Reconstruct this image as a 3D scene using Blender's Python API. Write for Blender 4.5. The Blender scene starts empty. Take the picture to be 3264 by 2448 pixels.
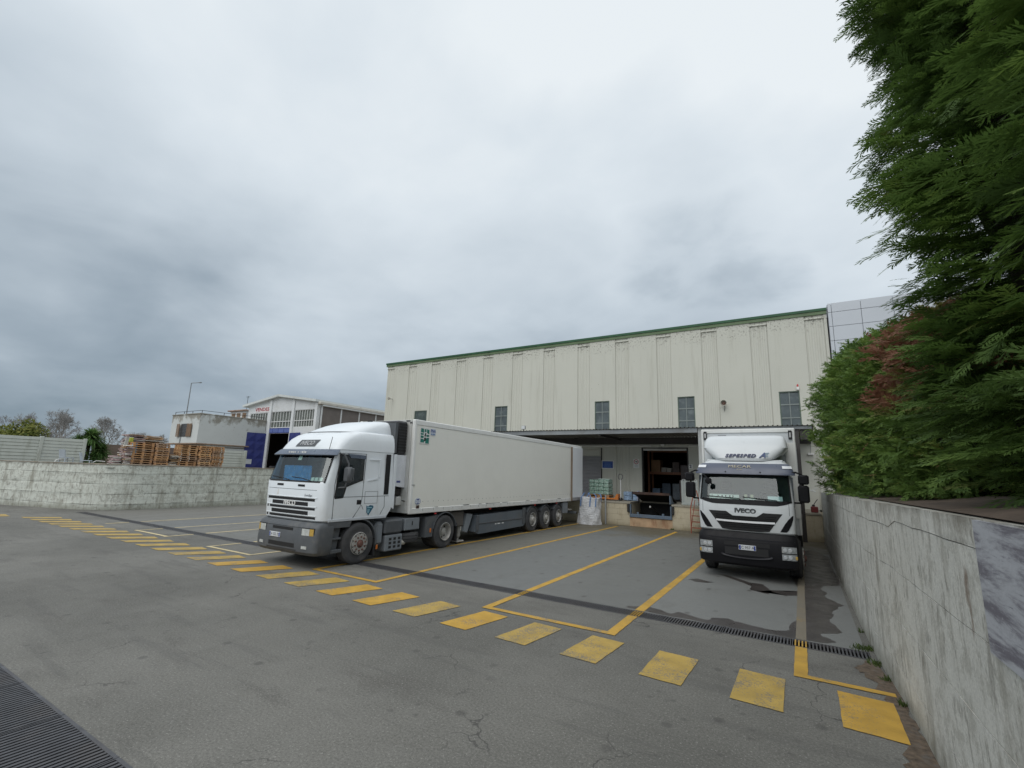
import bpy, bmesh, math, random
import numpy as np
from mathutils import Vector, Matrix

R = math.radians
random.seed(7)
rng = np.random.default_rng(11)
SC = bpy.context.scene
COL = SC.collection

# ------------------------------------------------------------------ camera
def cam_axes(yaw, pitch, roll):
    cy, sy = math.cos(yaw), math.sin(yaw)
    f = Vector((sy * math.cos(pitch), cy * math.cos(pitch), math.sin(pitch)))
    r = Vector((cy, -sy, 0)); u = r.cross(f)
    cr, sr = math.cos(roll), math.sin(roll)
    return cr * r + sr * u, -sr * r + cr * u, f
cr_, cu_, cf_ = cam_axes(-0.548596, 0.186924, 0.032244)
cam = bpy.data.cameras.new('camera'); camo = bpy.data.objects.new('camera', cam); COL.objects.link(camo)
cam.sensor_width = 36; cam.lens = 1498.03 / 3264 * 36; cam.clip_start = 0.05; cam.clip_end = 3000
camo.matrix_world = Matrix(((cr_.x, cu_.x, -cf_.x, 0), (cr_.y, cu_.y, -cf_.y, 0), (cr_.z, cu_.z, -cf_.z, 2.5), (0, 0, 0, 1)))
SC.camera = camo

# ------------------------------------------------------------------ sky, sun, exposure
SUN_EL, SUN_AZ = R(50), R(180)          # azimuth clockwise from +Y
world = bpy.data.worlds.new('World'); SC.world = world; world.use_nodes = True
wn = world.node_tree; wn.nodes.clear()
def W(t, **k):
    n = wn.nodes.new(t)
    for a, b in k.items(): setattr(n, a, b)
    return n
def wl(a, b): wn.links.new(a, b)
def wmath(op, a, b=None, c=None, clamp=False):
    n = W('ShaderNodeMath', operation=op, use_clamp=clamp)
    for i, v in enumerate((a, b, c)):
        if v is None: continue
        if isinstance(v, (int, float)): n.inputs[i].default_value = v
        else: wl(v, n.inputs[i])
    return n.outputs[0]
tc = W('ShaderNodeTexCoord')
nrm = W('ShaderNodeVectorMath', operation='NORMALIZE'); wl(tc.outputs['Generated'], nrm.inputs[0])
sep = W('ShaderNodeSeparateXYZ'); wl(nrm.outputs[0], sep.inputs[0])
dx, dy, dz = sep.outputs
zz = wmath('ADD', wmath('MAXIMUM', dz, 0.0), 0.28)
pc = W('ShaderNodeCombineXYZ'); wl(wmath('DIVIDE', dx, zz), pc.inputs[0]); wl(wmath('DIVIDE', dy, zz), pc.inputs[1])
def wnoise(scale, detail, rough, off, dist=0.0):
    mp = W('ShaderNodeMapping'); wl(pc.outputs[0], mp.inputs[0]); mp.inputs['Location'].default_value = off
    n = W('ShaderNodeTexNoise'); wl(mp.outputs[0], n.inputs['Vector'])
    n.inputs['Scale'].default_value = scale; n.inputs['Detail'].default_value = detail
    n.inputs['Roughness'].default_value = rough; n.inputs['Distortion'].default_value = dist
    return n.outputs['Fac']
n1 = wnoise(0.5, 3, 0.45, (3.1, 7.7, 0), 0.2)      # broad cloud masses
n2 = wnoise(1.5, 5, 0.47, (1.3, 2.2, 5), 0.4)      # ragged cloud edges
n3 = wnoise(4.5, 5, 0.5, (8.3, 4.4, 2), 0.2)
m = wmath('MULTIPLY', n1, 0.50); m = wmath('MULTIPLY_ADD', n2, 0.38, m); m = wmath('MULTIPLY_ADD', n3, 0.12, m)
# overcast layer: brighter overhead, a heavier bank low in the west
bank = wmath('MULTIPLY', wmath('MULTIPLY_ADD', dx, -0.55, 0.45, True), wmath('SUBTRACT', 1.0, wmath('MULTIPLY', wmath('MAXIMUM', dz, 0.0), 1.25), None, True))
v = wmath('MULTIPLY_ADD', wmath('SUBTRACT', m, 0.5), 1.95, 0.755)
v = wmath('MULTIPLY_ADD', wmath('MAXIMUM', dz, 0.0), 0.30, v)
v = wmath('MULTIPLY_ADD', bank, -0.60, v)
# one darker cloud low over the right end of the roof
nd = W('ShaderNodeVectorMath', operation='DOT_PRODUCT'); wl(nrm.outputs[0], nd.inputs[0]); nd.inputs[1].default_value = Vector((-.135, .905, .40)).normalized()
cb_ = W('ShaderNodeMapRange'); cb_.interpolation_type = 'SMOOTHSTEP'; wl(wmath('MULTIPLY_ADD', wmath('ADD', wmath('SUBTRACT', n2, 0.5), wmath('MULTIPLY', wmath('SUBTRACT', n3, 0.5), 0.8)), 0.045, nd.outputs['Value']), cb_.inputs[0]); cb_.inputs[1].default_value = .986; cb_.inputs[2].default_value = 1.003
v = wmath('MULTIPLY_ADD', cb_.outputs[0], -0.30, v)
ramp = W('ShaderNodeValToRGB'); wl(v, ramp.inputs[0])
cr = ramp.color_ramp
stops = [(0.0, (.20, .265, .325)), (0.3, (.35, .42, .485)), (0.6, (.575, .65, .715)), (0.85, (.745, .815, .87)), (1.0, (.86, .915, .95))]
while len(cr.elements) < len(stops): cr.elements.new(.5)
for e, (p, c) in zip(cr.elements, stops): e.position = p; e.color = (*c, 1)
ten = W('ShaderNodeVectorMath', operation='SCALE'); wl(ramp.outputs[0], ten.inputs[0]); ten.inputs['Scale'].default_value = 10.0
sky = W('ShaderNodeTexSky', sky_type='NISHITA', sun_disc=False); sky.sun_elevation = SUN_EL; sky.sun_rotation = SUN_AZ
mx = W('ShaderNodeMix', data_type='RGBA'); mx.inputs[0].default_value = 0.94
wl(sky.outputs[0], mx.inputs[6]); wl(ten.outputs[0], mx.inputs[7])
bg = W('ShaderNodeBackground'); wl(mx.outputs[2], bg.inputs[0]); bg.inputs[1].default_value = 0.1
wo = W('ShaderNodeOutputWorld'); wl(bg.outputs[0], wo.inputs[0])
sl = bpy.data.lights.new('sun', 'SUN'); sl.energy = 1.45; sl.angle = R(60); sl.color = (1.0, .97, .93)
so = bpy.data.objects.new('sun', sl); COL.objects.link(so)
sd = Vector((math.sin(SUN_AZ) * math.cos(SUN_EL), math.cos(SUN_AZ) * math.cos(SUN_EL), math.sin(SUN_EL)))
so.rotation_euler = sd.to_track_quat('Z', 'Y').to_euler()
vs = SC.view_settings; vs.view_transform = 'Standard'; vs.look = 'None'; vs.exposure = 0.0; vs.gamma = 1.0; vs.use_curve_mapping = False
SC.cycles.max_bounces = 6; SC.cycles.transparent_max_bounces = 12; SC.cycles.diffuse_bounces = 3
SC.cycles.use_denoising = True

# ------------------------------------------------------------------ material helpers
class NT:
    def __init__(s, name):
        s.m = bpy.data.materials.new(name); s.m.use_nodes = True; s.t = s.m.node_tree
        s.b = s.t.nodes['Principled BSDF']; s.out = s.t.nodes['Material Output']
        s.tc = s.t.nodes.new('ShaderNodeTexCoord'); s.co = s.tc.outputs['Object']
    def n(s, t, **k):
        n = s.t.nodes.new(t)
        for a, b in k.items(): setattr(n, a, b)
        return n
    def l(s, a, b): s.t.links.new(a, b)
    def set(s, i, v):
        if isinstance(v, (int, float)): i.default_value = v
        elif isinstance(v, (tuple, list)): i.default_value = (*v, 1) if len(v) == 3 and i.type == 'RGBA' else v
        else: s.l(v, i)
    def noise(s, scale=5, detail=4, rough=.55, st=(1, 1, 1), off=(0, 0, 0), dist=0, rot=(0, 0, 0)):
        mp = s.n('ShaderNodeMapping'); s.l(s.co, mp.inputs[0]); mp.inputs['Scale'].default_value = st
        mp.inputs['Location'].default_value = off; mp.inputs['Rotation'].default_value = rot
        n = s.n('ShaderNodeTexNoise'); s.l(mp.outputs[0], n.inputs['Vector'])
        n.inputs['Scale'].default_value = scale; n.inputs['Detail'].default_value = detail
        n.inputs['Roughness'].default_value = rough; n.inputs['Distortion'].default_value = dist
        return n.outputs['Fac']
    def voro(s, scale, feature='F1', st=(1, 1, 1), rnd=1, vec=None, flat=True):
        mp = s.n('ShaderNodeMapping'); s.l(vec or s.co, mp.inputs[0]); mp.inputs['Scale'].default_value = st
        n = s.n('ShaderNodeTexVoronoi', feature=feature, voronoi_dimensions='2D' if feature == 'F1' and flat else '3D'); s.l(mp.outputs[0], n.inputs['Vector'])
        n.inputs['Scale'].default_value = scale; n.inputs['Randomness'].default_value = rnd
        return n
    def step(s, v, a, b):
        n = s.n('ShaderNodeMapRange'); n.interpolation_type = 'SMOOTHSTEP'; s.l(v, n.inputs[0])
        n.inputs[1].default_value = a; n.inputs[2].default_value = b; n.inputs[3].default_value = 0; n.inputs[4].default_value = 1
        return n.outputs[0]
    def rng(s, v, a, b, c, d):
        n = s.n('ShaderNodeMapRange'); s.l(v, n.inputs[0])
        for i, x in enumerate((a, b, c, d)): n.inputs[1 + i].default_value = x
        return n.outputs[0]
    def math(s, op, a, b=None, clamp=False):
        n = s.n('ShaderNodeMath', operation=op, use_clamp=clamp); s.set(n.inputs[0], a)
        if b is not None: s.set(n.inputs[1], b)
        return n.outputs[0]
    def mix(s, f, a, b, blend='MIX'):
        n = s.n('ShaderNodeMix', data_type='RGBA', blend_type=blend); s.set(n.inputs[0], f); s.set(n.inputs[6], a); s.set(n.inputs[7], b)
        return n.outputs[2]
    def vary(s, col, fac, amt):
        """scale colour by 1-amt..1+amt"""
        r = s.rng(fac, .25, .75, 1 - amt, 1 + amt)
        n = s.n('ShaderNodeVectorMath', operation='SCALE'); s.set(n.inputs[0], col if not isinstance(col, tuple) else col); s.l(r, n.inputs['Scale'])
        return n.outputs[0]
    def axis(s, i):
        n = s.n('ShaderNodeSeparateXYZ'); s.l(s.co, n.inputs[0]); return n.outputs[i]
    def bump(s, h, strength=.3, dist=.01):
        n = s.n('ShaderNodeBump'); s.l(h, n.inputs['Height']); n.inputs['Strength'].default_value = strength; n.inputs['Distance'].default_value = dist
        s.l(n.outputs[0], s.b.inputs['Normal'])
    def col(s, c): s.set(s.b.inputs['Base Color'], c)
    def rough(s, r): s.set(s.b.inputs['Roughness'], r)

MATS = {}
def pm(name, col, rough=.6, metal=0, var=.12, vs=2.0, bump=0, bs=60, dirt=None, damt=.5, ds=1.5, st=(1, 1, 1), spec=None, dth=(.5, .72)):
    if name in MATS: return MATS[name]
    t = NT(name)
    c = t.vary(col, t.noise(vs, 4), var)
    if dirt: c = t.mix(t.math('MULTIPLY', t.step(t.noise(ds, 6, .62, st), *dth), damt), c, dirt)
    t.col(c)
    t.rough(t.rng(t.noise(vs * 3, 3), .3, .7, max(0, rough - .08), min(1, rough + .08)))
    t.b.inputs['Metallic'].default_value = metal
    if spec is not None: t.b.inputs['Specular IOR Level'].default_value = spec
    if bump: t.bump(t.noise(bs, 4), bump, .01)
    MATS[name] = t.m
    return t.m

# ------------------------------------------------------------------ mesh helpers
class MB:
    def __init__(s): s.v = []; s.f = []
    def add(s, vs, fs):
        o = len(s.v); s.v += [tuple(p) for p in vs]; s.f += [tuple(i + o for i in f) for f in fs]; return s
    def box(s, x0, x1, y0, y1, z0, z1):
        return s.add([(x0, y0, z0), (x1, y0, z0), (x1, y1, z0), (x0, y1, z0), (x0, y0, z1), (x1, y0, z1), (x1, y1, z1), (x0, y1, z1)],
                     [(0, 3, 2, 1), (4, 5, 6, 7), (0, 1, 5, 4), (1, 2, 6, 5), (2, 3, 7, 6), (3, 0, 4, 7)])
    def cb(s, x0, x1, y0, y1, z0, z1, c=.02):
        """box with chamfered edges"""
        lo = (x0, y0, z0); hi = (x1, y1, z1); V = []; I = {}
        c = min(c, (x1 - x0) * .49, (y1 - y0) * .49, (z1 - z0) * .49)
        for a in (0, 1):
            for b in (0, 1):
                for d in (0, 1):
                    k = (a, b, d)
                    for ax in range(3):
                        p = []
                        for i in range(3):
                            e = (hi if k[i] else lo)[i]
                            p.append(e if i == ax else e + (-c if k[i] else c))
                        I[(k, ax)] = len(V); V.append(p)
        F = []
        for ax in range(3):
            o = [i for i in range(3) if i != ax]
            for sgn in (0, 1):
                q = []
                for (u, w) in ((0, 0), (1, 0), (1, 1), (0, 1)):
                    k = [0, 0, 0]; k[ax] = sgn; k[o[0]] = u; k[o[1]] = w; q.append(I[(tuple(k), ax)])
                F.append(tuple(q))
        for ax in range(3):
            o = [i for i in range(3) if i != ax]
            for u in (0, 1):
                for w in (0, 1):
                    k0 = [0, 0, 0]; k0[o[0]] = u; k0[o[1]] = w; k1 = list(k0); k1[ax] = 1; k0 = tuple(k0); k1 = tuple(k1)
                    F.append((I[(k0, o[0])], I[(k1, o[0])], I[(k1, o[1])], I[(k0, o[1])]))
        for a in (0, 1):
            for b in (0, 1):
                for d in (0, 1): F.append(tuple(I[((a, b, d), x)] for x in range(3)))
        return s.add(V, F)
    def prism(s, pts, axis, a, b):
        """extrude 2d polygon along axis ('x': pts=(y,z); 'y': (x,z); 'z': (x,y))"""
        n = len(pts)
        def P(p, t): return {'x': (t, p[0], p[1]), 'y': (p[0], t, p[1]), 'z': (p[0], p[1], t)}[axis]
        V = [P(p, a) for p in pts] + [P(p, b) for p in pts]
        F = [tuple(range(n))[::-1], tuple(range(n, 2 * n))] + [(i, (i + 1) % n, n + (i + 1) % n, n + i) for i in range(n)]
        return s.add(V, F)
    def tube(s, pts, r, n=8, cap=True):
        pts = [Vector(p) for p in pts]; rs = r if isinstance(r, (list, tuple)) else [r] * len(pts)
        V = []; F = []; up = None
        for i, p in enumerate(pts):
            d = (pts[min(i + 1, len(pts) - 1)] - pts[max(i - 1, 0)]).normalized()
            if up is None or abs(up.dot(d)) > .97: up = Vector((0, 0, 1)) if abs(d.z) < .9 else Vector((1, 0, 0))
            a = d.cross(up).normalized(); b = a.cross(d); up = b
            for k in range(n):
                t = 2 * math.pi * k / n; V.append(p + (a * math.cos(t) + b * math.sin(t)) * rs[i])
        for i in range(len(pts) - 1):
            for k in range(n): F.append((i * n + k, i * n + (k + 1) % n, (i + 1) * n + (k + 1) % n, (i + 1) * n + k))
        if cap: F += [tuple(range(n))[::-1], tuple(range((len(pts) - 1) * n, len(pts) * n))]
        return s.add(V, F)
    def lathe(s, prof, c, axis='x', n=32, close=True):
        """prof: (along axis, radius)"""
        V = []; F = []
        for a, r in prof:
            for k in range(n):
                t = 2 * math.pi * k / n; u, w = r * math.cos(t), r * math.sin(t)
                V.append({'x': (c[0] + a, c[1] + u, c[2] + w), 'y': (c[0] + u, c[1] + a, c[2] + w), 'z': (c[0] + u, c[1] + w, c[2] + a)}[axis])
        m = len(prof)
        for i in range(m - 1):
            for k in range(n): F.append((i * n + k, i * n + (k + 1) % n, (i + 1) * n + (k + 1) % n, (i + 1) * n + k))
        if close: F += [tuple(range(n))[::-1], tuple(range((m - 1) * n, m * n))]
        return s.add(V, F)
    def grid(s, P):
        """P[i][j] points"""
        n = len(P); m = len(P[0])
        return s.add([p for row in P for p in row], [(i * m + j, i * m + j + 1, (i + 1) * m + j + 1, (i + 1) * m + j) for i in range(n - 1) for j in range(m - 1)])
    def quad(s, *p): return s.add(p, [tuple(range(len(p)))])
    def mesh(s, name, mat, smooth=None):
        me = bpy.data.meshes.new(name); me.from_pydata(s.v, [], s.f); me.update()
        bm = bmesh.new(); bm.from_mesh(me); bmesh.ops.recalc_face_normals(bm, faces=bm.faces); bm.to_mesh(me); bm.free()
        if mat: me.materials.append(mat)
        if smooth is not None:
            me.polygons.foreach_set('use_smooth', [True] * len(me.polygons)); me.set_sharp_from_angle(angle=R(smooth))
        return me
    def build(s, name, mat, parent=None, smooth=None, kind=None, label=None):
        o = bpy.data.objects.new(name, s.mesh(name, mat, smooth)); COL.objects.link(o)
        if parent: o.parent = parent
        if kind: o['kind'] = kind
        if label: o['label'] = label
        return o

def link(name, me, parent=None, loc=None, rz=0):
    o = bpy.data.objects.new(name, me); COL.objects.link(o)
    if parent: o.parent = parent
    if loc is not None: o.location = loc
    if rz: o.rotation_euler.z = rz
    return o
def tag(o, label, cat, group=None):
    o['label'] = label; o['category'] = cat
    if group: o['group'] = group
    return o
def thing(name, label, cat, loc=(0, 0, 0), rz=0, group=None):
    o = bpy.data.objects.new(name, None); COL.objects.link(o); o.location = loc; o.rotation_euler.z = rz; o.empty_display_size = .2
    return tag(o, label, cat, group)
def copy_tree(o, parent=None):
    c = o.copy(); COL.objects.link(c); c.parent = parent
    for ch in list(o.children): copy_tree(ch, c)
    return c
def text(name, s, size, mat, parent, loc, rot=(R(90), 0, 0), ext=.004, shear=0, off=0, sx=1, space=1):
    cu = bpy.data.curves.new(name, 'FONT'); cu.body = s; cu.size = size; cu.extrude = ext; cu.shear = shear; cu.offset = off
    cu.align_x = 'CENTER'; cu.align_y = 'CENTER'; cu.resolution_u = 3; cu.space_character = space
    t = bpy.data.objects.new(name, cu); COL.objects.link(t)
    bpy.context.view_layer.update()
    me = bpy.data.meshes.new_from_object(t.evaluated_get(bpy.context.evaluated_depsgraph_get()))
    bpy.data.objects.remove(t); bpy.data.curves.remove(cu)
    me.materials.clear(); me.materials.append(mat)
    o = link(name, me, parent, loc); o.rotation_euler = rot; o.scale = (sx, 1, 1)
    return o
def npmesh(name, V, F, mat, tint=None):
    """numpy verts (n,3), tris (m,3)"""
    me = bpy.data.meshes.new(name); me.vertices.add(len(V)); me.vertices.foreach_set('co', V.astype(np.float32).ravel())
    me.loops.add(F.size); me.loops.foreach_set('vertex_index', F.astype(np.int32).ravel())
    me.polygons.add(len(F)); me.polygons.foreach_set('loop_start', np.arange(0, F.size, 3, dtype=np.int32)); me.polygons.foreach_set('loop_total', np.full(len(F), 3, np.int32))
    me.update(calc_edges=True)
    if tint is not None:
        a = me.attributes.new('tint', 'FLOAT', 'POINT'); a.data.foreach_set('value', tint.astype(np.float32))
    me.materials.append(mat)
    return me
def ordinal(i): return ['lowest', 'second', 'third', 'fourth', 'fifth', 'sixth', 'seventh', 'eighth', 'ninth', 'tenth', 'eleventh', 'twelfth'][i]
# ------------------------------------------------------------------ ground materials
def asphalt_mat():
    t = NT('asphalt')
    c = t.mix(t.step(t.noise(.22, 6, .62), .32, .68), (.108, .106, .095), (.168, .164, .148))
    c = t.mix(t.step(t.noise(.5, 6, .65, (1, 2.2, 1), rot=(0, 0, .5)), .52, .75), c, (.102, .098, .088))
    # aggregate grain
    g = t.noise(38, 3, .75); c = t.vary(c, g, .42); c = t.vary(c, t.noise(110, 2, .6), .25)
    c = t.mix(t.math('MULTIPLY', t.step(t.noise(46, 1), .64, .72), .6), c, (.34, .33, .31))
    # oil drops
    v = t.voro(1.05); sp = t.math('MULTIPLY', t.math('SUBTRACT', 1.0, t.step(v.outputs['Distance'], .035, .085)), t.step(t.noise(.45, 2, off=(4, 2, 0)), .48, .53))
    c = t.mix(t.math('MULTIPLY', sp, .5), c, (.06, .057, .054))
    tr_ = t.noise(.9, 5, .6, (.35, 2.6, 1), rot=(0, 0, .35), off=(6, 1, 0)); c = t.mix(t.math('MULTIPLY', t.step(tr_, .54, .66), .35), c, (.085, .083, .078))
    v2 = t.voro(2.6); sp2 = t.math('MULTIPLY', t.math('SUBTRACT', 1.0, t.step(v2.outputs['Distance'], .03, .12)), t.step(t.noise(.7, 2, off=(14, 2, 0)), .52, .6))
    c = t.mix(t.math('MULTIPLY', sp2, .5), c, (.07, .067, .063))
    # cracks
    w = t.n('ShaderNodeVectorMath', operation='ADD'); t.l(t.co, w.inputs[0])
    ns = t.n('ShaderNodeTexNoise'); t.l(t.co, ns.inputs['Vector']); ns.inputs['Scale'].default_value = 2.5; ns.inputs['Detail'].default_value = 5
    sc = t.n('ShaderNodeVectorMath', operation='SCALE'); t.l(ns.outputs['Color'], sc.inputs[0]); sc.inputs['Scale'].default_value = .5
    t.l(sc.outputs[0], w.inputs[1])
    vc = t.voro(.9, 'DISTANCE_TO_EDGE', vec=w.outputs[0])
    ck = t.math('MULTIPLY', t.math('SUBTRACT', 1.0, t.step(vc.outputs['Distance'], .002, .010)), t.step(t.noise(.35, 3, off=(2, 9, 0)), .5, .6))
    c = t.mix(t.math('MULTIPLY', ck, .75), c, (.05, .048, .045))
    t.col(c); t.rough(t.rng(t.noise(3, 3), .3, .7, .78, .92))
    t.bump(t.math('ADD', t.noise(110, 2), t.math('MULTIPLY', ck, -1.0)), .45, .006)
    return t.m
def slab_mat(name, a, b, damp=0.0):
    t = NT(name)
    c = t.mix(t.noise(.45, 6, .6, (1, .45, 1)), a, b)
    c = t.mix(t.math('MULTIPLY', t.step(t.noise(1.1, 6, .66, (1.4, .5, 1), off=(3, 1, 0)), .55, .8), .55), c, (.085, .08, .07))
    yy = t.step(t.math('ADD', t.axis(1), t.math('MULTIPLY', t.noise(.6, 4), 9.0)), 24.0, 28.5)      # mossy run-off near the dock foot
    c = t.mix(t.math('MULTIPLY', yy, .8), c, (.105, .088, .05))
    v = t.voro(1.6, st=(1, .55, 1)); sp = t.math('MULTIPLY', t.math('SUBTRACT', 1.0, t.step(v.outputs['Distance'], .03, .11)), t.step(t.noise(.8, 2, off=(7, 3, 0)), .5, .58))
    c = t.mix(t.math('MULTIPLY', sp, .7), c, (.06, .056, .052))
    c = t.vary(c, t.noise(60, 2), .12)
    t.col(c); t.rough(t.rng(t.noise(1.2, 4), .3, .7, .5, .8)); t.bump(t.noise(50, 3), .18, .005)
    return t.m
def paint_mat(name, col, worn):
    t = NT(name)
    c = t.vary(col, t.noise(3, 5), .22)
    w = t.step(t.math('ADD', t.math('MULTIPLY', t.noise(45, 4, .7), .6), t.math('MULTIPLY', t.noise(2.2, 5), .4)), worn, worn + .08)
    c = t.mix(t.math('MULTIPLY', w, .85), c, (.16, .15, .13))
    t.col(c); t.rough(.7); t.bump(t.noise(90, 2), .3, .004)
    return t.m
M_ASPH = asphalt_mat()
M_YEL = paint_mat('yellow_road_paint', (.48, .285, .04), .535)
M_YELF = paint_mat('faded_yellow_road_paint', (.42, .285, .065), .50)
M_CREAM = paint_mat('cream_line_paint', (.58, .48, .27), .53)
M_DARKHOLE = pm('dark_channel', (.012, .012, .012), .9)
M_IRON = pm('cast_iron', (.088, .088, .095), .5, .3, .25, 6, .3, 80, dirt=(.11, .09, .075), damt=.35)

# ------------------------------------------------------------------ ground with two recessed drain channels
DX0, DX1, DY0, DY1 = -29.6, .70, 9.08, 9.46
FX0, FX1, FY0, FY1 = -16.5, -3.9, 1.15, 2.2
gm = MB()
xs = [-900, FX0, FX1, DX0, DX1, 900]; xs = sorted(xs); ys = sorted([-900, FY0, FY1, DY0, DY1, 1500])
for i in range(len(xs) - 1):
    for j in range(len(ys) - 1):
        xm, ym = (xs[i] + xs[i + 1]) / 2, (ys[j] + ys[j + 1]) / 2
        if DX0 < xm < DX1 and DY0 < ym < DY1: continue
        if FX0 < xm < FX1 and FY0 < ym < FY1: continue
        gm.quad((xs[i], ys[j], 0), (xs[i + 1], ys[j], 0), (xs[i + 1], ys[j + 1], 0), (xs[i], ys[j + 1], 0))
ground = gm.build('yard_ground', M_ASPH, kind='structure')

# concrete bay slabs beyond the drain
cuts = [-29.7, -23.25, -20.35, -18.05, -15.3, -12.9, -10.05, -8.22, -5.2, -2.77, .66]
tones = [((.135, .132, .12), (.168, .163, .148)), ((.12, .124, .124), (.152, .154, .148)), ((.135, .13, .117), (.162, .16, .147)), ((.128, .128, .118), (.16, .16, .15)),
         ((.128, .123, .11), (.16, .152, .135)), ((.105, .10, .084), (.138, .132, .112)), ((.122, .118, .102), (.16, .155, .135)),
         ((.122, .128, .127), (.165, .169, .165)), ((.122, .124, .118), (.16, .162, .153)), ((.148, .152, .147), (.195, .198, .19))]
for i in range(len(cuts) - 1):
    y1 = 24.8
    b = MB(); b.quad((cuts[i] + .006, DY1 + .01, .004), (cuts[i + 1] - .006, DY1 + .01, .004), (cuts[i + 1] - .006, y1, .004), (cuts[i] + .006, y1, .004))
    b.build('bay_slab', slab_mat('bay_concrete', *tones[i]), ground)

# drain channel: concrete trough, frame, grate segments with bars
def drain(x0, x1, y0, y1, seg, pitch, barw, depth, name, rail=.025):
    ch = MB(); ch.quad((x0, y0, 0), (x1, y0, 0), (x1, y0, -depth), (x0, y0, -depth)).quad((x0, y1, 0), (x0, y1, -depth), (x1, y1, -depth), (x1, y1, 0))
    ch.quad((x0, y0, -depth), (x1, y0, -depth), (x1, y1, -depth), (x0, y1, -depth)).quad((x0, y0, 0), (x0, y0, -depth), (x0, y1, -depth), (x0, y1, 0)).quad((x1, y0, 0), (x1, y1, 0), (x1, y1, -depth), (x1, y0, -depth))
    ch.build('drain_channel', M_DARKHOLE, ground)
    n = int(round((x1 - x0) / seg)); s = (x1 - x0) / n
    k = int(s / pitch); me = None
    b = MB(); b.box(.004, s - .004, y0 + .002, y0 + rail, -.03, .006); b.box(.004, s - .004, y1 - rail, y1 - .002, -.03, .006)
    b.box(.008, .02, y0 + rail, y1 - rail, -.03, .005); b.box(s - .02, s - .008, y0 + rail, y1 - rail, -.03, .005)
    for i in range(k):
        xx = .03 + (s - .06) * (i + .5) / k; b.box(xx - barw / 2, xx + barw / 2, y0 + rail, y1 - rail, -.03, .004)
    me = b.mesh(name, M_IRON)
    for i in range(n):
        o = link(name, me, ground, (x0 + i * s, 0, random.uniform(-.002, .002)))
        o['kind'] = 'stuff'
drain(DX0, DX1, DY0, DY1, 1.01, .05, .022, .16, 'drain_grate')
drain(FX0, FX1, FY0, FY1, 1.26, .058, .030, .25, 'floor_grating', .035)

# painted markings
def ragged(P, j=.035, k=3):
    out = []
    for i in range(len(P)):
        a, b = P[i], P[(i + 1) % len(P)]
        for q in range(k):
            t = q / k; out.append((a[0] + (b[0] - a[0]) * t + (random.uniform(-j, j) if q else 0), a[1] + (b[1] - a[1]) * t + (random.uniform(-j, j) if q else 0)))
    return out
def sheet(name, pts, mat, z=.008):
    pts = ragged(pts, .0045, 9) if name.startswith('painted') else pts
    return MB().quad(*[(p[0], p[1], z) for p in pts]).build(name, mat, ground)
for k in range(27):
    x = .2 - 1.083 * k
    sh = max(0.0, min(1.0, (-x - 1.5) / 18)) * .95
    y0 = 6.52 + .43 * min(1, -x / 18) if x < 0 else 6.52; y1 = y0 + 1.03
    w = .54 if k < 15 else .56; jx = random.uniform(-.015, .015)
    sheet('painted_dash', [(x - sh * .5 + jx, y0), (x + w - sh * .5, y0 - .03), (x + w + sh * .5 + jx, y1 - .03 - .08 * sh), (x + sh * .5, y1)], M_YEL if k in (0, 5, 7, 8, 11, 12) else M_YELF)
sheet('painted_dash', [(-30.6, 6.3), (-29.3, 6.2), (-29.0, 6.75), (-30.1, 6.85)], M_YELF)
def vline(x, y0, y1, w, mat, x2=None):
    x2 = x if x2 is None else x2
    for a, b in ((y0, DY0 - .01), (DY1 + .02, y1)):
        if b <= a: continue
        f = lambda y: x + (x2 - x) * (y - y0) / (y1 - y0)
        sheet('painted_line', [(f(a) - w / 2, a), (f(a) + w / 2, a), (f(b) + w / 2, b), (f(b) - w / 2, b)], mat, .0085)
def hline(y, x0, x1, w, mat): sheet('painted_line', [(x0, y - w / 2), (x1, y - w / 2), (x1, y + w / 2), (x0, y + w / 2)], mat, .0092)
vline(-2.80, 7.83, 22, .17, M_YEL); vline(-5.22, 7.83, 23.85, .15, M_YEL); hline(7.89, -5.29, -2.715, .13, M_YEL)
vline(-8.32, 7.97, 24.1, .14, M_YEL, -8.16); vline(-10.45, 7.98, 24.0, .14, M_YEL, -10.14); hline(8.04, -10.5, -8.26, .12, M_YEL)
vline(-.18, 7.75, 9.0, .16, M_YEL); vline(-.18, 9.48, 17, .15, paint_mat('nearly_gone_yellow_paint', (.30, .20, .06), .36)); hline(7.80, -.26, .80, .12, M_YEL)
vline(-13.4, 8.05, 18, .12, M_CREAM, -12.8); vline(-15.6, 8.05, 18, .12, M_CREAM, -15.2); hline(8.11, -15.66, -13.34, .11, M_CREAM)
vline(-18.6, 8.15, 22, .12, M_CREAM, -18.1); vline(-20.9, 8.2, 22, .12, M_CREAM, -20.4); hline(8.26, -21.0, -18.54, .12, M_CREAM)
vline(-23.8, 8.3, 24, .12, M_CREAM, -23.3)

# paint carried across the grate bars where the bay lines cross the drain
dn = int(round((DX1 - DX0) / 1.01)); dseg = (DX1 - DX0) / dn; dk_ = int(dseg / .05)
for xc in (-.18, -2.80, -5.22, -8.30, -10.40):
    pbm = MB()
    for i in range(dn):
        for j in range(dk_):
            xx = DX0 + i * dseg + .03 + (dseg - .06) * (j + .5) / dk_
            if abs(xx - xc) < .085: pbm.box(xx - .010, xx + .010, DY0 + .03, DY1 - .03, .0068, .0082)
    pbm.build('painted_grate_bars', M_YEL, ground, kind='stuff')

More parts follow.
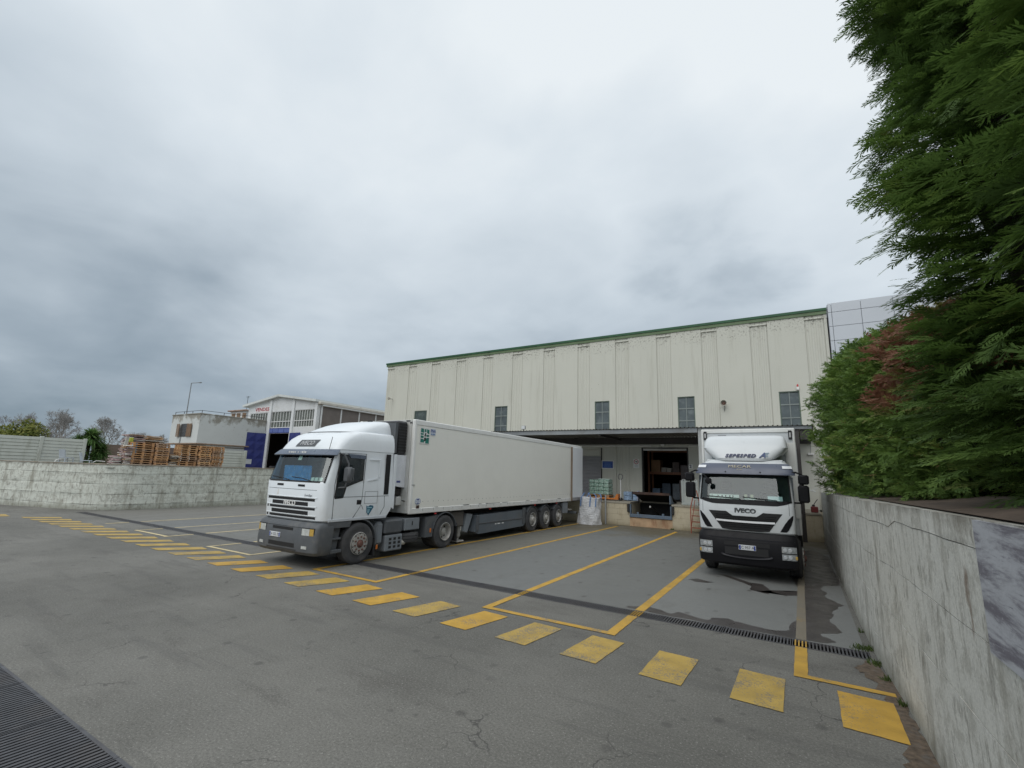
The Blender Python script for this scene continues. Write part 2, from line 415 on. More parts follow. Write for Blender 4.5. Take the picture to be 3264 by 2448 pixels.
# wet patches in front of and beside the box truck
M_WET = None
def wet():
    t = NT('wet_concrete'); t.col(t.vary((.055, .048, .045), t.noise(2, 4), .3)); t.rough(t.rng(t.noise(3, 3), .3, .7, .25, .5)); return t.m
M_WET = wet()
WP = {'A': [(-3.1, 9.69), (-2.8, 9.89), (-2.47, 9.81), (-2.27, 9.67), (-2.17, 9.89), (-1.92, 9.78), (-1.63, 9.68), (-1.55, 9.92), (-1.32, 10.02), (-1.21, 9.9), (-0.91, 9.82), (-0.56, 9.77), (-0.35, 9.95), (-0.13, 10.34), (0.08, 10.05), (0.12, 9.91), (0.23, 9.82), (0.3, 9.68), (0.08, 9.52), (-0.31, 9.48), (-1.23, 9.48), (-2.2, 9.5), (-3.06, 9.57)],
      'B': [(-0.35, 9.95), (-0.34, 10.34), (-0.25, 10.73), (-0.15, 11.2), (-0.2, 11.7), (-0.12, 12.63), (-0.13, 12.99), (-0.45, 15.97), (-.4, 19), (.1, 22), (.62, 20), (0.64, 16.58), (0.64, 14.89), (0.27, 14.51), (0.22, 14.14), (0.33, 13.61), (0.28, 13.29), (0.32, 13.07), (0.59, 12.58), (0.48, 12.41), (0.33, 11.72), (0.34, 11.41), (0.28, 11.22), (0.28, 10.95), (0.41, 10.43), (0.36, 10.25), (0.1, 10.07), (0.07, 9.77), (-0.13, 9.75)],
      'C': [(-2.14, 14.36), (-1.83, 14.08), (-1.21, 13.33), (-1.18, 12.86), (-0.8, 12.67), (-0.78, 13.14), (-0.47, 13.23), (-0.29, 13.44), (-0.11, 13.38), (-0.13, 13.05), (-0.46, 12.78), (-0.76, 13.0), (-0.82, 13.22), (-0.99, 13.74), (-1.27, 13.74), (-1.8, 14.31)],
      'D': [(-2.6, 13.12), (-2.43, 13.35), (-2.21, 13.2), (-2.02, 13.15), (-2.18, 12.99), (-2.41, 12.93)]}
for i, (k, P) in enumerate(WP.items()):
    sheet('wet_patch', ragged(P, .03 if k != 'D' else .015), M_WET, .0055 + .0006 * i)

# ------------------------------------------------------------------ concrete walls
def wall_mat(name, a, b, streak, rough_paint):
    t = NT(name)
    c = t.mix(t.noise(.8, 6, .62), a, b)
    st = t.noise(3.2, 6, .65, (1, 1, .16)); c = t.mix(t.math('MULTIPLY', t.step(st, .50, .70), .75), c, streak)
    blo = t.noise(4.5, 7, .72, (1, 1, .8), off=(1, 6, 2)); c = t.mix(t.math('MULTIPLY', t.step(blo, .50, .60), .45), c, (.30, .285, .24)); fine = t.noise(9, 5, .7, (1, 1, .35), off=(5, 5, 5)); c = t.mix(t.math('MULTIPLY', t.step(fine, .54, .64), .6), c, (.20, .185, .155))
    rust = t.noise(2.2, 5, .6, (1, 1, .3), off=(9, 1, 2)); c = t.mix(t.math('MULTIPLY', t.step(rust, .66, .72), .8), c, (.17, .115, .075)); lip_ = t.step(t.math('ADD', t.axis(2), t.math('MULTIPLY', t.noise(3, 5, .65, (1, 1, .5)), .9)), 2.56, 2.85); c = t.mix(t.math('MULTIPLY', lip_, .6), c, (.16, .135, .10))
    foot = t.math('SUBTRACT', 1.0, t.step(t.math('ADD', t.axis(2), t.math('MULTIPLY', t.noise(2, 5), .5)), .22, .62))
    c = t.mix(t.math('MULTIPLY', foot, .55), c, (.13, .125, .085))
    c = t.vary(c, t.noise(45, 3), .14)
    if rough_paint:
        pe = t.noise(5, 7, .72, (1, 1, 1.6), off=(1, 8, 3)); c = t.mix(t.math('MULTIPLY', t.step(pe, .57, .64), .6), c, (.21, .20, .165)); ho = t.noise(3.5, 6, .7, (.5, .5, 3.5), off=(2, 2, 7)); c = t.mix(t.math('MULTIPLY', t.step(ho, .60, .66), .55), c, (.22, .21, .17))
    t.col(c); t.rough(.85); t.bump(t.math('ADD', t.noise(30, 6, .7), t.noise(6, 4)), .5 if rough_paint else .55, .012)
    return t.m
M_WALL_R = wall_mat('weathered_concrete', (.52, .512, .462), (.67, .655, .60), (.24, .222, .18), False)
M_WALL_L = wall_mat('flaking_painted_concrete', (.52, .545, .49), (.64, .655, .59), (.27, .26, .21), True)
M_SOIL = pm('soil', (.10, .07, .05), .95, 0, .35, 3, .6, 20)
M_COPE = pm('old_coping', (.20, .17, .13), .9, 0, .4, 2, .6, 25, dirt=(.33, .32, .28), damt=.8, ds=4)

def resample(poly, step):
    out = []
    for a, b in zip(poly[:-1], poly[1:]):
        n = max(1, int(math.hypot(b[0] - a[0], b[1] - a[1]) / step))
        for i in range(n): out.append((a[0] + (b[0] - a[0]) * i / n, a[1] + (b[1] - a[1]) * i / n))
    out.append(poly[-1]); return out
def hash2(a, b): return math.sin(a * 12.9898 + b * 78.233) * .5 + math.sin(a * 3.1 + b * 1.7) * .5
def concrete_wall(root, poly, levels, side, mat, thick=.28, step=.4, amp=.004, groove=.009):
    """levels: list of functions s->z of the lift boundaries; side: +1 = front face to the left of travel"""
    P = resample(poly, step); n = len(P); N = []
    for i in range(n):
        a, b = P[max(i - 1, 0)], P[min(i + 1, n - 1)]; d = Vector((b[0] - a[0], b[1] - a[1])).normalized(); N.append((-d.y * side, d.x * side))
    for k in range(len(levels) - 1):
        rows = []
        zf = [0, .012, .3, .6, .988, 1]
        for q, f in enumerate(zf):
            row = []
            for i in range(n):
                z0, z1 = levels[k](P[i]), levels[k + 1](P[i])
                z = z0 + (.004 if k else 0) + (z1 - z0 - (.008 if k else .004)) * f + (hash2(i * 1.3, k) * .010 if q in (0, 1) and k else 0) + (hash2(i * 1.3, k + 1) * .010 if q in (4, 5) and k < len(levels) - 2 else 0)
                off = hash2(i * .7 + k * 5, q * 2.1) * amp  + hash2(k * 3.3, k) * .004
                row.append((P[i][0] + N[i][0] * off, P[i][1] + N[i][1] * off, z))
            rows.append(row)
        m = MB(); m.grid(rows)
        m.grid([rows[0], [(P[i][0] - N[i][0] * .05, P[i][1] - N[i][1] * .05, rows[0][i][2]) for i in range(n)]])
        back = [(P[i][0] - N[i][0] * thick, P[i][1] - N[i][1] * thick) for i in range(n)]
        top = [rows[-1], [(back[i][0], back[i][1], rows[-1][i][2]) for i in range(n)]]; m.grid(top)
        m.grid([[(back[i][0], back[i][1], rows[-1][i][2]) for i in range(n)], [(back[i][0], back[i][1], rows[0][i][2]) for i in range(n)]])
        for i in (0, n - 1): m.quad(rows[0][i], rows[-1][i], (back[i][0], back[i][1], rows[-1][i][2]), (back[i][0], back[i][1], rows[0][i][2]))
        m.build('concrete_lift', mat, root, smooth=40)
rw = thing('retaining_wall', 'long grey concrete wall below the conifer hedge beside the box truck', 'wall')
RP = [(.99, -3), (.97, 3), (.90, 6.2), (.87, 7.5), (.78, 9.1), (.745, 11), (.73, 12.4), (.69, 16), (.68, 24.78)]
rtop = lambda p: 2.35 - .0095 * max(0, p[1])
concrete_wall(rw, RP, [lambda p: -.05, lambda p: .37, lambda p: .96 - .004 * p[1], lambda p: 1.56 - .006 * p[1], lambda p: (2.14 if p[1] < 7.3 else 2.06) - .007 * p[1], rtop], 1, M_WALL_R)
# weathered unpainted sheet on the wall near the camera
def marble():
    t = NT('weathered_violet_render')
    nz = t.noise(1.9, 7, .7, (1, .7, 4.0), dist=.35, rot=(-.25, 0, 0))
    c = t.mix(t.step(nz, .42, .62), (.43, .435, .46), (.16, .15, .175))
    c = t.mix(t.math('MULTIPLY', t.step(t.noise(2, 6, .7, (1, .6, 4.5), off=(4, 4, 1), dist=.3, rot=(-.25, 0, 0)), .58, .68), .8), c, (.07, .06, .09))
    c = t.mix(t.math('MULTIPLY', t.step(t.noise(14, 5, .7, (1, 1, 3)), .58, .7), .5), c, (.5, .5, .5))
    t.col(c); t.rough(.75); t.bump(t.noise(12, 5), .4, .01); return t.m
wp = MB(); n = 8
ys_ = [4.19 - i * (4.19 - .6) / n for i in range(n + 1)]
fx = lambda y: np.interp(y, [3, 6.2], [.97, .90]) - .028
wp.grid([[(fx(y) + (hash2(y, z) * .004), y, z) for y in ys_] for z in (1.52, 1.75, 2.0, 2.2, 2.30)])
wp.grid([[(fx(y), y, 2.30) for y in ys_], [(fx(y) + .03, y, 2.30) for y in ys_]]); wp.grid([[(fx(y), y, 1.52) for y in ys_], [(fx(y) + .03, y, 1.52) for y in ys_]])
wp.quad((fx(4.19), 4.19, 1.52), (fx(4.19) + .03, 4.19, 1.52), (fx(4.19) + .03, 4.19, 2.3), (fx(4.19), 4.19, 2.3))
wp.build('weathered_sheet', marble(), rw, label='weathered grey and violet sheet fixed to the wall')
# planting bed behind the right wall
pb = MB(); n = 20
yl = [-6 + i * 34 / n for i in range(n + 1)]
pb.grid([[(x + .25 * hash2(x, y) * (k > 0), y, 2.36 - .0095 * max(0, y) + (0, .04, .09, .12)[k] * (1 + .5 * hash2(y, x))) for y in yl] for k, x in enumerate((1.0, 1.3, 1.8, 6.0))])
pb.build('planting_bed', M_SOIL, kind='structure')

lw = thing('yard_wall', 'flaking pale painted concrete wall at the left of the loading bays', 'wall')
LP = [(-60, .6), (-36.4, 7.95), (-32.4, 9.2), (-31.0, 9.72), (-30.25, 10.2), (-29.9, 10.9), (-29.8, 11.8), (-29.8, 13), (-29.85, 18.5), (-29.85, 27.9)]
concrete_wall(lw, LP, [lambda p: -.05, lambda p: .28, lambda p: .79, lambda p: 1.30, lambda p: 1.83, lambda p: 2.26], -1, M_WALL_L, thick=.3, step=.5, amp=.014, groove=.014)
cp = MB(); Q = resample(LP, .6)
def lnorm(i):
    a, b = Q[max(i - 1, 0)], Q[min(i + 1, len(Q) - 1)]; d = Vector((b[0] - a[0], b[1] - a[1])).normalized(); return (d.y, -d.x)
rows = [[], [], [], []]
for i, p in enumerate(Q):
    nn = lnorm(i); e = .03 + .02 * hash2(i, 3.3)
    for r, (o, z) in zip(rows, ((e, 2.265), (e - .01, 2.305 + .012 * hash2(i, 9)), (-.33, 2.31 + .01 * hash2(i, 4)), (-.33, 2.265))): r.append((p[0] + nn[0] * o, p[1] + nn[1] * o, z))
cp.grid(rows); cp.build('coping', M_COPE, lw)
# raised yard behind the left wall
M_DIRT = pm('packed_earth', (.20, .17, .13), .95, 0, .3, .8, .5, 12)
uy = MB(); uy.add([(-60.1, .9, 2.12), (-36.5, 8.25, 2.12), (-30.1, 10.2, 2.12), (-30.15, 27.85, 2.12), (-30.15, 400, 2.12), (-900, 400, 2.12), (-900, -400, 2.12), (-60.1, -400, 2.12)], [tuple(range(8))])
uy.build('upper_yard_ground', M_DIRT, kind='structure')

# leaf litter and grit at the foot of the right wall
lit = [(.60, 9.0), (.45, 8.6), (.62, 8.2), (.66, 7.6), (.62, 7.0), (.70, 6.4), (.62, 5.6), (.55, 4.6), (.70, 3.5), (.97, 3.4), (.91, 6.2), (.875, 7.5), (.79, 9.0)]
sheet('leaf_litter', ragged(lit, .05, 6), pm('leaf_litter', (.115, .085, .06), .95, 0, .5, 14, .8, 40, dirt=(.13, .12, .11), damt=.8, ds=9), .006)
# ------------------------------------------------------------------ warehouse
def facade_mat():
    t = NT('cream_precast_concrete')
    c = t.mix(t.noise(.35, 5, .6), (.51, .512, .452), (.59, .588, .522))
    c = t.mix(t.math('MULTIPLY', t.step(t.noise(3.2, 6, .68, (1, 1, .07)), .52, .74), .38), c, (.37, .362, .30))
    top = t.step(t.math('ADD', t.axis(2), t.math('MULTIPLY', t.noise(1.3, 6, .7, (1, 1, .8)), 2.6)), 11.35, 12.3)
    sp = t.step(t.noise(9, 6, .72), .52, .62)
    c = t.mix(t.math('MULTIPLY', t.math('MULTIPLY', top, sp), .85), c, (.15, .14, .115))
    v = t.voro(2.0, st=(1, 1, .8), flat=False); c = t.mix(t.math('MULTIPLY', t.math('SUBTRACT', 1.0, t.step(v.outputs['Distance'], .02, .045)), t.step(t.noise(.6, 2), .52, .56)), c, (.17, .15, .13))
    t.col(t.vary(c, t.noise(30, 3), .05)); t.rough(.85); t.bump(t.noise(60, 4), .2, .006); return t.m
M_FAC = facade_mat()
M_GREEN = pm('green_flashing', (.010, .075, .026), .45, 0, .2, 2)
M_GREEN2 = pm('pale_green_flashing', (.11, .165, .08), .5, 0, .2, 2)
M_WFR = pm('green_grey_window_frame', (.10, .14, .11), .5)
M_PANE = pm('dusty_window_glass', (.085, .105, .11), .22, 0, .35, 1.2, spec=.6, dirt=(.20, .23, .23), damt=.6, ds=2)
M_GREY = pm('grey_painted_steel', (.22, .235, .245), .5, .1, .12, 2, dirt=(.12, .10, .08), damt=.3)
M_DKSTEEL = pm('dark_steel', (.05, .045, .043), .6, .2, .2)
M_CORR = pm('corrugated_sheet', (.20, .19, .17), .6, .2, .2, 1.5, dirt=(.10, .07, .05), damt=.5)
M_WHITE = pm('white_paint', (.72, .72, .70), .5, 0, .05)
M_BLK = pm('black_rubber', (.018, .018, .019), .7, 0, .2)
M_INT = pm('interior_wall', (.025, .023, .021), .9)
YF = 28.0
wh = thing('warehouse', 'long cream precast concrete warehouse with green roof edge behind the loading bays', 'building')
G0 = [-29.6, -27.1, -24.65, -22.15, -19.65, -17.12, -14.62, -12.08, -9.52, -6.95, -4.40, -1.86, .72]   # left edge of each ribbed strip
GW = .84; ZT = 11.06; ZS = 1.2
wins = [(-26.2, -24.9, 5.5, 7.14), (-18.49, -17.42, 5.05, 7.15), (-10.9, -9.93, 5.05, 7.13), (-5.82, -4.88, 5.05, 7.14), (-.69, .24, 5.05, 7.13)]
doors = [(-7.91, -5.40, 1.2, 4.14), (-13.1, -10.5, 1.2, 4.10)]
holes = wins + doors
def cut_panel(x0, x1, z0, z1, y0, y1):
    """wall slab minus the openings crossing it"""
    m = MB(); hs = [h for h in holes if h[0] < x1 - .001 and h[1] > x0 + .001]
    xs = sorted({x0, x1, *[min(max(h[0], x0), x1) for h in hs], *[min(max(h[1], x0), x1) for h in hs]})
    for a, b in zip(xs[:-1], xs[1:]):
        if b - a < 1e-4: continue
        xm = (a + b) / 2; cuts = sorted((h[2], h[3]) for h in hs if h[0] < xm < h[1]); z = z0
        for c, d in cuts:
            if c > z: m.box(a, b, y0, y1, z, c)
            z = max(z, d)
        if z < z1: m.box(a, b, y0, y1, z, z1)
    return m
for i, g in enumerate(G0):
    nx = G0[i + 1] if i + 1 < len(G0) else 1.70
    # ribbed strip: base slab plus four upright ribs
    e = min(g + GW, 1.70)
    m = cut_panel(g + .004, e - .004, ZS, ZT, YF + .036, YF + .25)
    for q in range(4):
        rx = g + .04 + q * .215
        if rx + .13 > 1.7: break
        inwin = [h for h in holes if h[0] < rx + .06 < h[1]]
        for a, b in ((5.0, ZT - .22),) + (((ZS, 4.38),) if not any(d[0] - .05 < rx + .06 < d[1] + .05 for d in doors) else ()):
            zz = a
            for h in sorted(inwin, key=lambda h: h[2]):
                if h[3] < a or h[2] > b: continue
                if h[2] > zz: m.prism([(rx, YF + .042), (rx + .03, YF + .012), (rx + .11, YF + .012), (rx + .14, YF + .042)], 'z', zz, h[2])
                zz = h[3]
            if b - zz > .05: m.prism([(rx, YF + .042), (rx + .03, YF + .012), (rx + .11, YF + .012), (rx + .14, YF + .042)], 'z', zz, b)
    m.cb(g - .02, e + .02, YF - .045, YF + .05, ZT - .23, ZT - .14, .02)
    m.build('ribbed_panel', M_FAC, wh)
    if nx - (g + GW) > .05:
        m = cut_panel(g + GW + .004, nx - .004, ZS, ZT, YF, YF + .25); m.build('wall_panel', M_FAC, wh)
body = MB(); body.box(-29.6, 1.7, YF + 10.2, 60, 0, 11.0); body.box(-29.6, -29.35, YF + .25, YF + 10.2, 0, ZT); body.box(1.45, 1.7, YF + .25, YF + 10.2, 0, ZT)
body.box(-29.3, 1.4, YF + .25, YF + 10.2, 10.6, 11.0); body.build('building_body', M_FAC, wh)
MB().box(-29.75, 1.72, YF - .09, YF + .3, 11.235, 11.37).build('roof_flashing', M_GREEN, wh)
MB().box(-29.72, 1.71, YF - .05, YF + .3, ZT, 11.235).build('flashing_underside', M_GREEN2, wh)
# room behind the open dock door
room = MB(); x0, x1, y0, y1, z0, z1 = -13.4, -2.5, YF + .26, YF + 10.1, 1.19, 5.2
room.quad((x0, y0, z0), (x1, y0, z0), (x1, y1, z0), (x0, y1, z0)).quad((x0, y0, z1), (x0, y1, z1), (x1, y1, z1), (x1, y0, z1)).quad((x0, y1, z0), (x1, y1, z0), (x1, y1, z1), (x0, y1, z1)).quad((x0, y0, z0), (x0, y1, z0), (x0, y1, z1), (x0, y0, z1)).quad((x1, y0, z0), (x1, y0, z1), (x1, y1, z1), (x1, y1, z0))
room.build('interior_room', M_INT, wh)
for i, (a, b, c, d) in enumerate(wins):
    f = MB(); w = .05; yy0, yy1 = YF + .02, YF + .10
    f.box(a, b, yy0, yy1, d - w, d); f.box(a, b, yy0, yy1, c, c + w); f.box(a, a + w, yy0, yy1, c + w, d - w); f.box(b - w, b, yy0, yy1, c + w, d - w)
    o = f.build('window', M_WFR, wh)
    if i == 0:
        for q in range(9):
            xx = a + .05 + (b - a - .1) * (q + .5) / 9; MB().box(xx - .012, xx + .012, YF + .0, YF + .018, c + w, d - w).build('bar', M_WFR, o)
        MB().box(a + w, b - w, YF + .06, YF + .07, c + w, d - w).build('pane', M_PANE, o)
        continue
    rows = 3; cols = 2
    mb = MB()
    for r in range(1, rows): zz = c + (d - c) * r / rows; mb.box(a + w, b - w, yy0 + .01, yy1 - .01, zz - .03, zz + .03)
    xm = (a + b) / 2; mb.box(xm - .02, xm + .02, yy0 + .012, yy1 - .012, c + w, d - w)
    mb.build('muntin', pm('pale_muntin', (.21, .24, .23), .5), o)
    for r in range(rows):
        for q in range(cols):
            za, zb = c + (d - c) * r / rows + .03, c + (d - c) * (r + 1) / rows - .03
            xa, xb = (a + w, xm - .02) if q == 0 else (xm + .02, b - w)
            MB().box(xa, xb, YF + .055 + random.uniform(0, .006), YF + .067, za + (w if r == 0 else 0), zb - (w if r == rows - 1 else 0)).build('pane', M_PANE, o)
# roller shutter (behind the trailer) and rolled curtain of the open dock door
M_SHUT = pm('grey_shutter', (.36, .36, .38), .5, .1, .08)
sh = MB(); k = 28
for q in range(k):
    za, zb = 1.2 + 2.5 * q / k, 1.2 + 2.5 * (q + 1) / k; sh.prism([(YF + .10, za), (YF + .075, (za + zb) / 2), (YF + .10, zb - .006)], 'x', -13.1, -10.5)
sd_ = sh.build('roller_shutter', M_SHUT, wh)
MB().cb(-13.1, -10.5, YF + .02, YF + .24, 3.70, 4.10, .03).build('shutter_box', M_FAC, sd_)
MB().box(-10.49, -10.42, YF - .03, YF - .002, 1.2, 4.2).build('shutter_guide', M_DKSTEEL, sd_)
MB().lathe([(-1.22, .03), (-1.22, .06), (1.22, .06), (1.22, .03)], (-6.65, YF + .05, 4.10), 'x', 16).build('rolled_curtain', pm('grey_white_curtain', (.62, .62, .60), .6), wh, 40)
dj = MB(); dj.box(-7.97, -7.9, YF - .02, YF + .2, 1.2, 4.16); dj.box(-5.41, -5.34, YF - .02, YF + .2, 1.2, 4.16); dj.box(-7.97, -5.34, YF - .02, YF + .2, 4.16, 4.22); dj.build('door_frame', M_DKSTEEL, wh)
cv = MB(); cv.cb(-11.8, -7.4, YF - .06, YF - .003, 4.28, 4.35, .012); cv.cb(-5.3, -4.3, YF - .06, YF - .003, 4.28, 4.34, .012); cv.build('cable_trunking', M_WHITE, wh)

# canopy: corrugated roof on a steel frame
cpy = thing('dock_canopy', 'grey steel canopy with corrugated sheet roof over the loading dock', 'canopy')
m = MB(); rows = [[], []]; x = -16.6; k = 0; pitch = .19
while x < .55:
    for a, z in ((0, 0), (.06, 0), (.075, .035), (.115, .035), (.13, 0)):
        rows[0].append((x + a, 24.12, 4.955 + z)); rows[1].append((x + a, YF - .03, 4.80 + z))
    x += pitch
m.grid(rows); o = m.build('corrugated_roof', M_CORR, cpy)
MB().cb(-16.6, -4.16, 24.2, 24.28, 4.71, 4.945, .01).build('fascia_beam', M_GREY, cpy)
MB().cb(-3.94, .55, 24.22, 24.30, 4.80, 4.945, .01).build('fascia_beam', M_GREY, cpy)
MB().box(-16.6, .55, YF - .22, YF - .05, 4.40, 4.795).build('wall_beam', M_DKSTEEL, cpy)
for xx in (-14.2, -9.2, -1.6):
    MB().box(xx - .05, xx + .05, 24.30, YF - .25, 4.62, 4.76).build('rafter', M_DKSTEEL, cpy)
def ibeam(xc, yc, z0, z1, w, mat, nm):
    b = MB(); b.box(xc - w / 2, xc + w / 2, yc - .06, yc - .048, z0, z1); b.box(xc - w / 2, xc + w / 2, yc + .048, yc + .06, z0, z1); b.box(xc - .006, xc + .006, yc - .048, yc + .048, z0, z1)
    return b.build(nm, mat, cpy)
ibeam(-4.05, 24.34, .0, 4.94, .19, pm('pale_grey_column', (.40, .41, .40), .5, .1), 'column')
ibeam(-.02, 24.36, .0, 4.79, .16, M_DKSTEEL, 'column')
ibeam(-14.3, 24.34, .0, 4.70, .17, M_GREY, 'column')
hb = MB(); hb.box(.1, .52, 24.35, 24.45, 4.35, 4.79); hb.build('end_bracket', M_DKSTEEL, cpy)

# ------------------------------------------------------------------ loading dock
def dock_mat():
    t = NT('stained_block_concrete')
    c = t.mix(t.noise(.9, 6, .65), (.40, .35, .25), (.50, .45, .34))
    c = t.mix(t.math('MULTIPLY', t.step(t.noise(5, 6, .7, (1, 1, .25)), .52, .7), .6), c, (.22, .17, .10))
    foot = t.math('SUBTRACT', 1.0, t.step(t.math('ADD', t.axis(2), t.math('MULTIPLY', t.noise(2, 4), .4)), .2, .5)); c = t.mix(t.math('MULTIPLY', foot, .6), c, (.15, .12, .06))
    t.col(c); t.rough(.9); t.bump(t.noise(25, 5), .4, .01); return t.m
M_DOCK = dock_mat()
M_RUSTY = pm('rust_stained_concrete', (.42, .29, .18), .9, 0, .3, 2, .3, 30, dirt=(.22, .10, .05), damt=.7, ds=4, st=(1, 1, .3))
dk = thing('loading_dock', 'raised concrete loading dock of pale blocks with an open leveller pit', 'loading dock')
YD = 24.82; PX0, PX1 = -7.72, -5.62
# block courses, real joints
def blocks(x0, x1, z0, z1, mat):
    rows = 4; hh = (z1 - z0) / rows
    for r in range(rows):
        x = x0 - (.3 if r % 2 else 0)
        while x < x1 - .01:
            a, b = max(x, x0), min(x + .6, x1)
            if b - a > .05:
                MB().cb(a + .0015, b - .0015, YD + random.uniform(-.003, .003), YD + .2, z0 + r * hh + .0015, z0 + (r + 1) * hh - .0015, .004).build('block', mat, dk)
            x += .6
blocks(-9.0, PX0 - .02, 0.0, 1.12, M_DOCK); blocks(PX1 + .02, -4.2, 0.0, 1.12, M_DOCK); blocks(-4.2, .66, 0.0, 1.12, M_DOCK); blocks(-13.8, -9.0, 0.0, 1.12, M_DOCK)
MB().cb(PX0 - .02, PX1 + .02, YD - .002, YD + .2, 0, .44, .008).build('pit_sill', M_RUSTY, dk)
core = MB(); core.box(-29.5, PX0, YD + .2, YF - .005, -.01, 1.115); core.box(PX1, 1.4, YD + .2, YF - .005, -.01, 1.115); core.box(PX0, PX1, 26.6, YF - .005, -.01, 1.115); core.box(-29.5, -13.8, YD, YD + .2, 0, 1.115)
core.build('dock_core', M_DOCK, dk)
M_SLABTOP = pm('dock_top_concrete', (.30, .28, .23), .85, 0, .2, 1.5, .2, 30, dirt=(.14, .12, .08), damt=.6)
tp = MB(); tp.box(-29.5, PX0, YD - .03, YF + .26, 1.12, 1.195); tp.box(PX1, .66, YD - .03, YF + .26, 1.12, 1.195); tp.box(PX0, PX1, 26.6, YF + .26, 1.12, 1.195)
tp.build('dock_top', M_SLABTOP, dk)
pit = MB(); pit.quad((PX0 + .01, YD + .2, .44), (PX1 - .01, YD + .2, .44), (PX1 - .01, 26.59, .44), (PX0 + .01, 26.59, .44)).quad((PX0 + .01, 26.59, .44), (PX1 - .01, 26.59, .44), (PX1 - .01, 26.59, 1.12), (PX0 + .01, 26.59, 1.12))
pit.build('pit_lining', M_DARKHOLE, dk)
# leveller: raised lip plate, side toe guards, blue lower frame
lv = thing('dock_leveller', 'dark steel dock leveller with raised lip plate and blue lower frame', 'dock leveller', (0, 0, 0))
M_RPLATE = pm('brown_rusty_steel', (.05, .03, .025), .7, .3, .3, 3, .2, 40, dirt=(.10, .05, .03), damt=.6)
M_BLUST = pm('blue_grey_paint', (.10, .135, .18), .55, .1, .15, 3, dirt=(.10, .07, .05), damt=.4)
MB().prism([(24.9, 1.62), (24.9, 1.74), (25.1, 1.70), (25.1, 1.58)], 'x', PX0 + .12, PX1 - .12).build('lip_edge', M_RPLATE, lv)
MB().prism([(25.1, 1.63), (25.1, 1.69), (26.6, 1.26), (26.6, 1.20)], 'x', PX0 + .12, PX1 - .12).build('lip_plate', pm('shade_black_steel', (.012, .011, .010), .7), lv)  # near-black colour paints in the shade under the raised lip
MB().prism([(24.84, 1.32), (24.84, 1.74), (25.0, 1.74), (25.0, 1.32)], 'x', PX0 + .05, PX0 + .10).build('toe_guard', M_BLUST, lv)
MB().prism([(24.84, 1.20), (24.84, 1.62), (25.0, 1.62), (25.6, 1.20)], 'x', PX1 - .10, PX1 - .05).build('toe_guard', M_BLUST, lv)
fr = MB(); fr.cb(PX0, PX1, YD - .06, YD + .08, .46, .62, .01); fr.cb(PX0 - .01, PX0 + .06, YD - .07, YD + .1, .46, 1.1, .01); fr.cb(PX1 - .06, PX1 + .01, YD - .07, YD + .1, .46, 1.1, .01)
for xx in (-7.32, -6.05): fr.cb(xx - .05, xx + .05, YD - .02, YD + .05, .62, .72, .008)
fr.build('lower_frame', M_BLUST, lv)
for xx in (PX0 - .07, PX1 + .07): MB().cb(xx - .055, xx + .055, YD - .14, YD + .0, .70, 1.12, .02).build('rubber_bumper', M_BLK, lv)
MB().lathe([(-.05, .01), (-.05, .045), (.05, .045), (.05, .01)], (-6.72, 24.98, 1.02), 'y', 12).build('ram_end', pm('bright_steel', (.6, .6, .58), .35, .6), lv, 40)
MB().tube([(-6.72, 25.0, 1.0), (-6.6, 26.3, .55)], .035, 8).build('hydraulic_ram', M_DKSTEEL, lv, 40)

# cladded building beyond the warehouse's right end
cl = thing('panel_clad_building', 'pale grey panel-clad building rising behind the hedge', 'building')
MB().box(1.75, 16, 27.95, 50, 0, 11.50).build('building_body', pm('clad_core', (.24, .25, .27), .6), cl)
M_CLAD = pm('pale_grey_cladding', (.50, .53, .57), .38, .1, .04, .6)
rows = [11.56, 11.07, 10.32, 9.57, 8.82, 8.07, 7.32]; cols = [1.76, 1.925, 3.14, 4.40, 5.66, 6.92, 8.2]
for r in range(len(rows) - 1):
    for c in range(len(cols) - 1):
        MB().cb(cols[c] + .008, cols[c + 1] - .008, 27.88, 27.93, rows[r + 1] + .008, rows[r] - .008, .006).build('cladding_panel', M_CLAD, cl)
MB().box(1.80, 8.2, 27.90, 27.94, 0, 7.30).build('lower_cladding', M_CLAD, cl)

# ------------------------------------------------------------------ fittings on the warehouse wall
def horn(x, z, label, s=1.0):
    h_ = thing('horn_loudspeaker', label, 'loudspeaker', (x, YF, z))
    MB().lathe([(-.32 * s, .15 * s), (-.33 * s, .16 * s), (-.30 * s, .15 * s), (-.18 * s, .07 * s), (-.02, .05 * s)], (0, 0, 0), 'y', 20, False).build('bell', pm('grey_horn', (.33, .32, .28), .5), h_, 50)
    MB().lathe([(-.24 * s, .01), (-.22 * s, .10 * s)], (0, 0, 0), 'y', 16, False).build('throat', pm('brown_throat', (.10, .045, .03), .6), h_, 50)
    MB().tube([(0, -.04, -.02), (.02, -.03, -.2), (.0, -.02, -.42)], .012, 6).build('cable', M_BLK, h_)
    return h_
horn(-3.34, 6.62, 'round horn loudspeaker on the wall between the two right windows')
lh = thing('wall_lamp', 'small round lamp high on the left end of the warehouse wall', 'lamp', (-28.73, YF, 8.23))
MB().lathe([(-.5, .10), (-.44, .12), (-.36, .06), (-.30, .03)], (0, 0, 0), 'y', 14).build('head', pm('grey_horn2', (.30, .28, .24), .5), lh, 40)
MB().tube([(0, -.32, 0), (0, 0, .0)], .02, 6).build('arm', M_GREY, lh)
fl = thing('floodlight', 'small floodlight standing on the canopy edge above the trailer', 'floodlight', (-13.92, 24.25, 4.99))
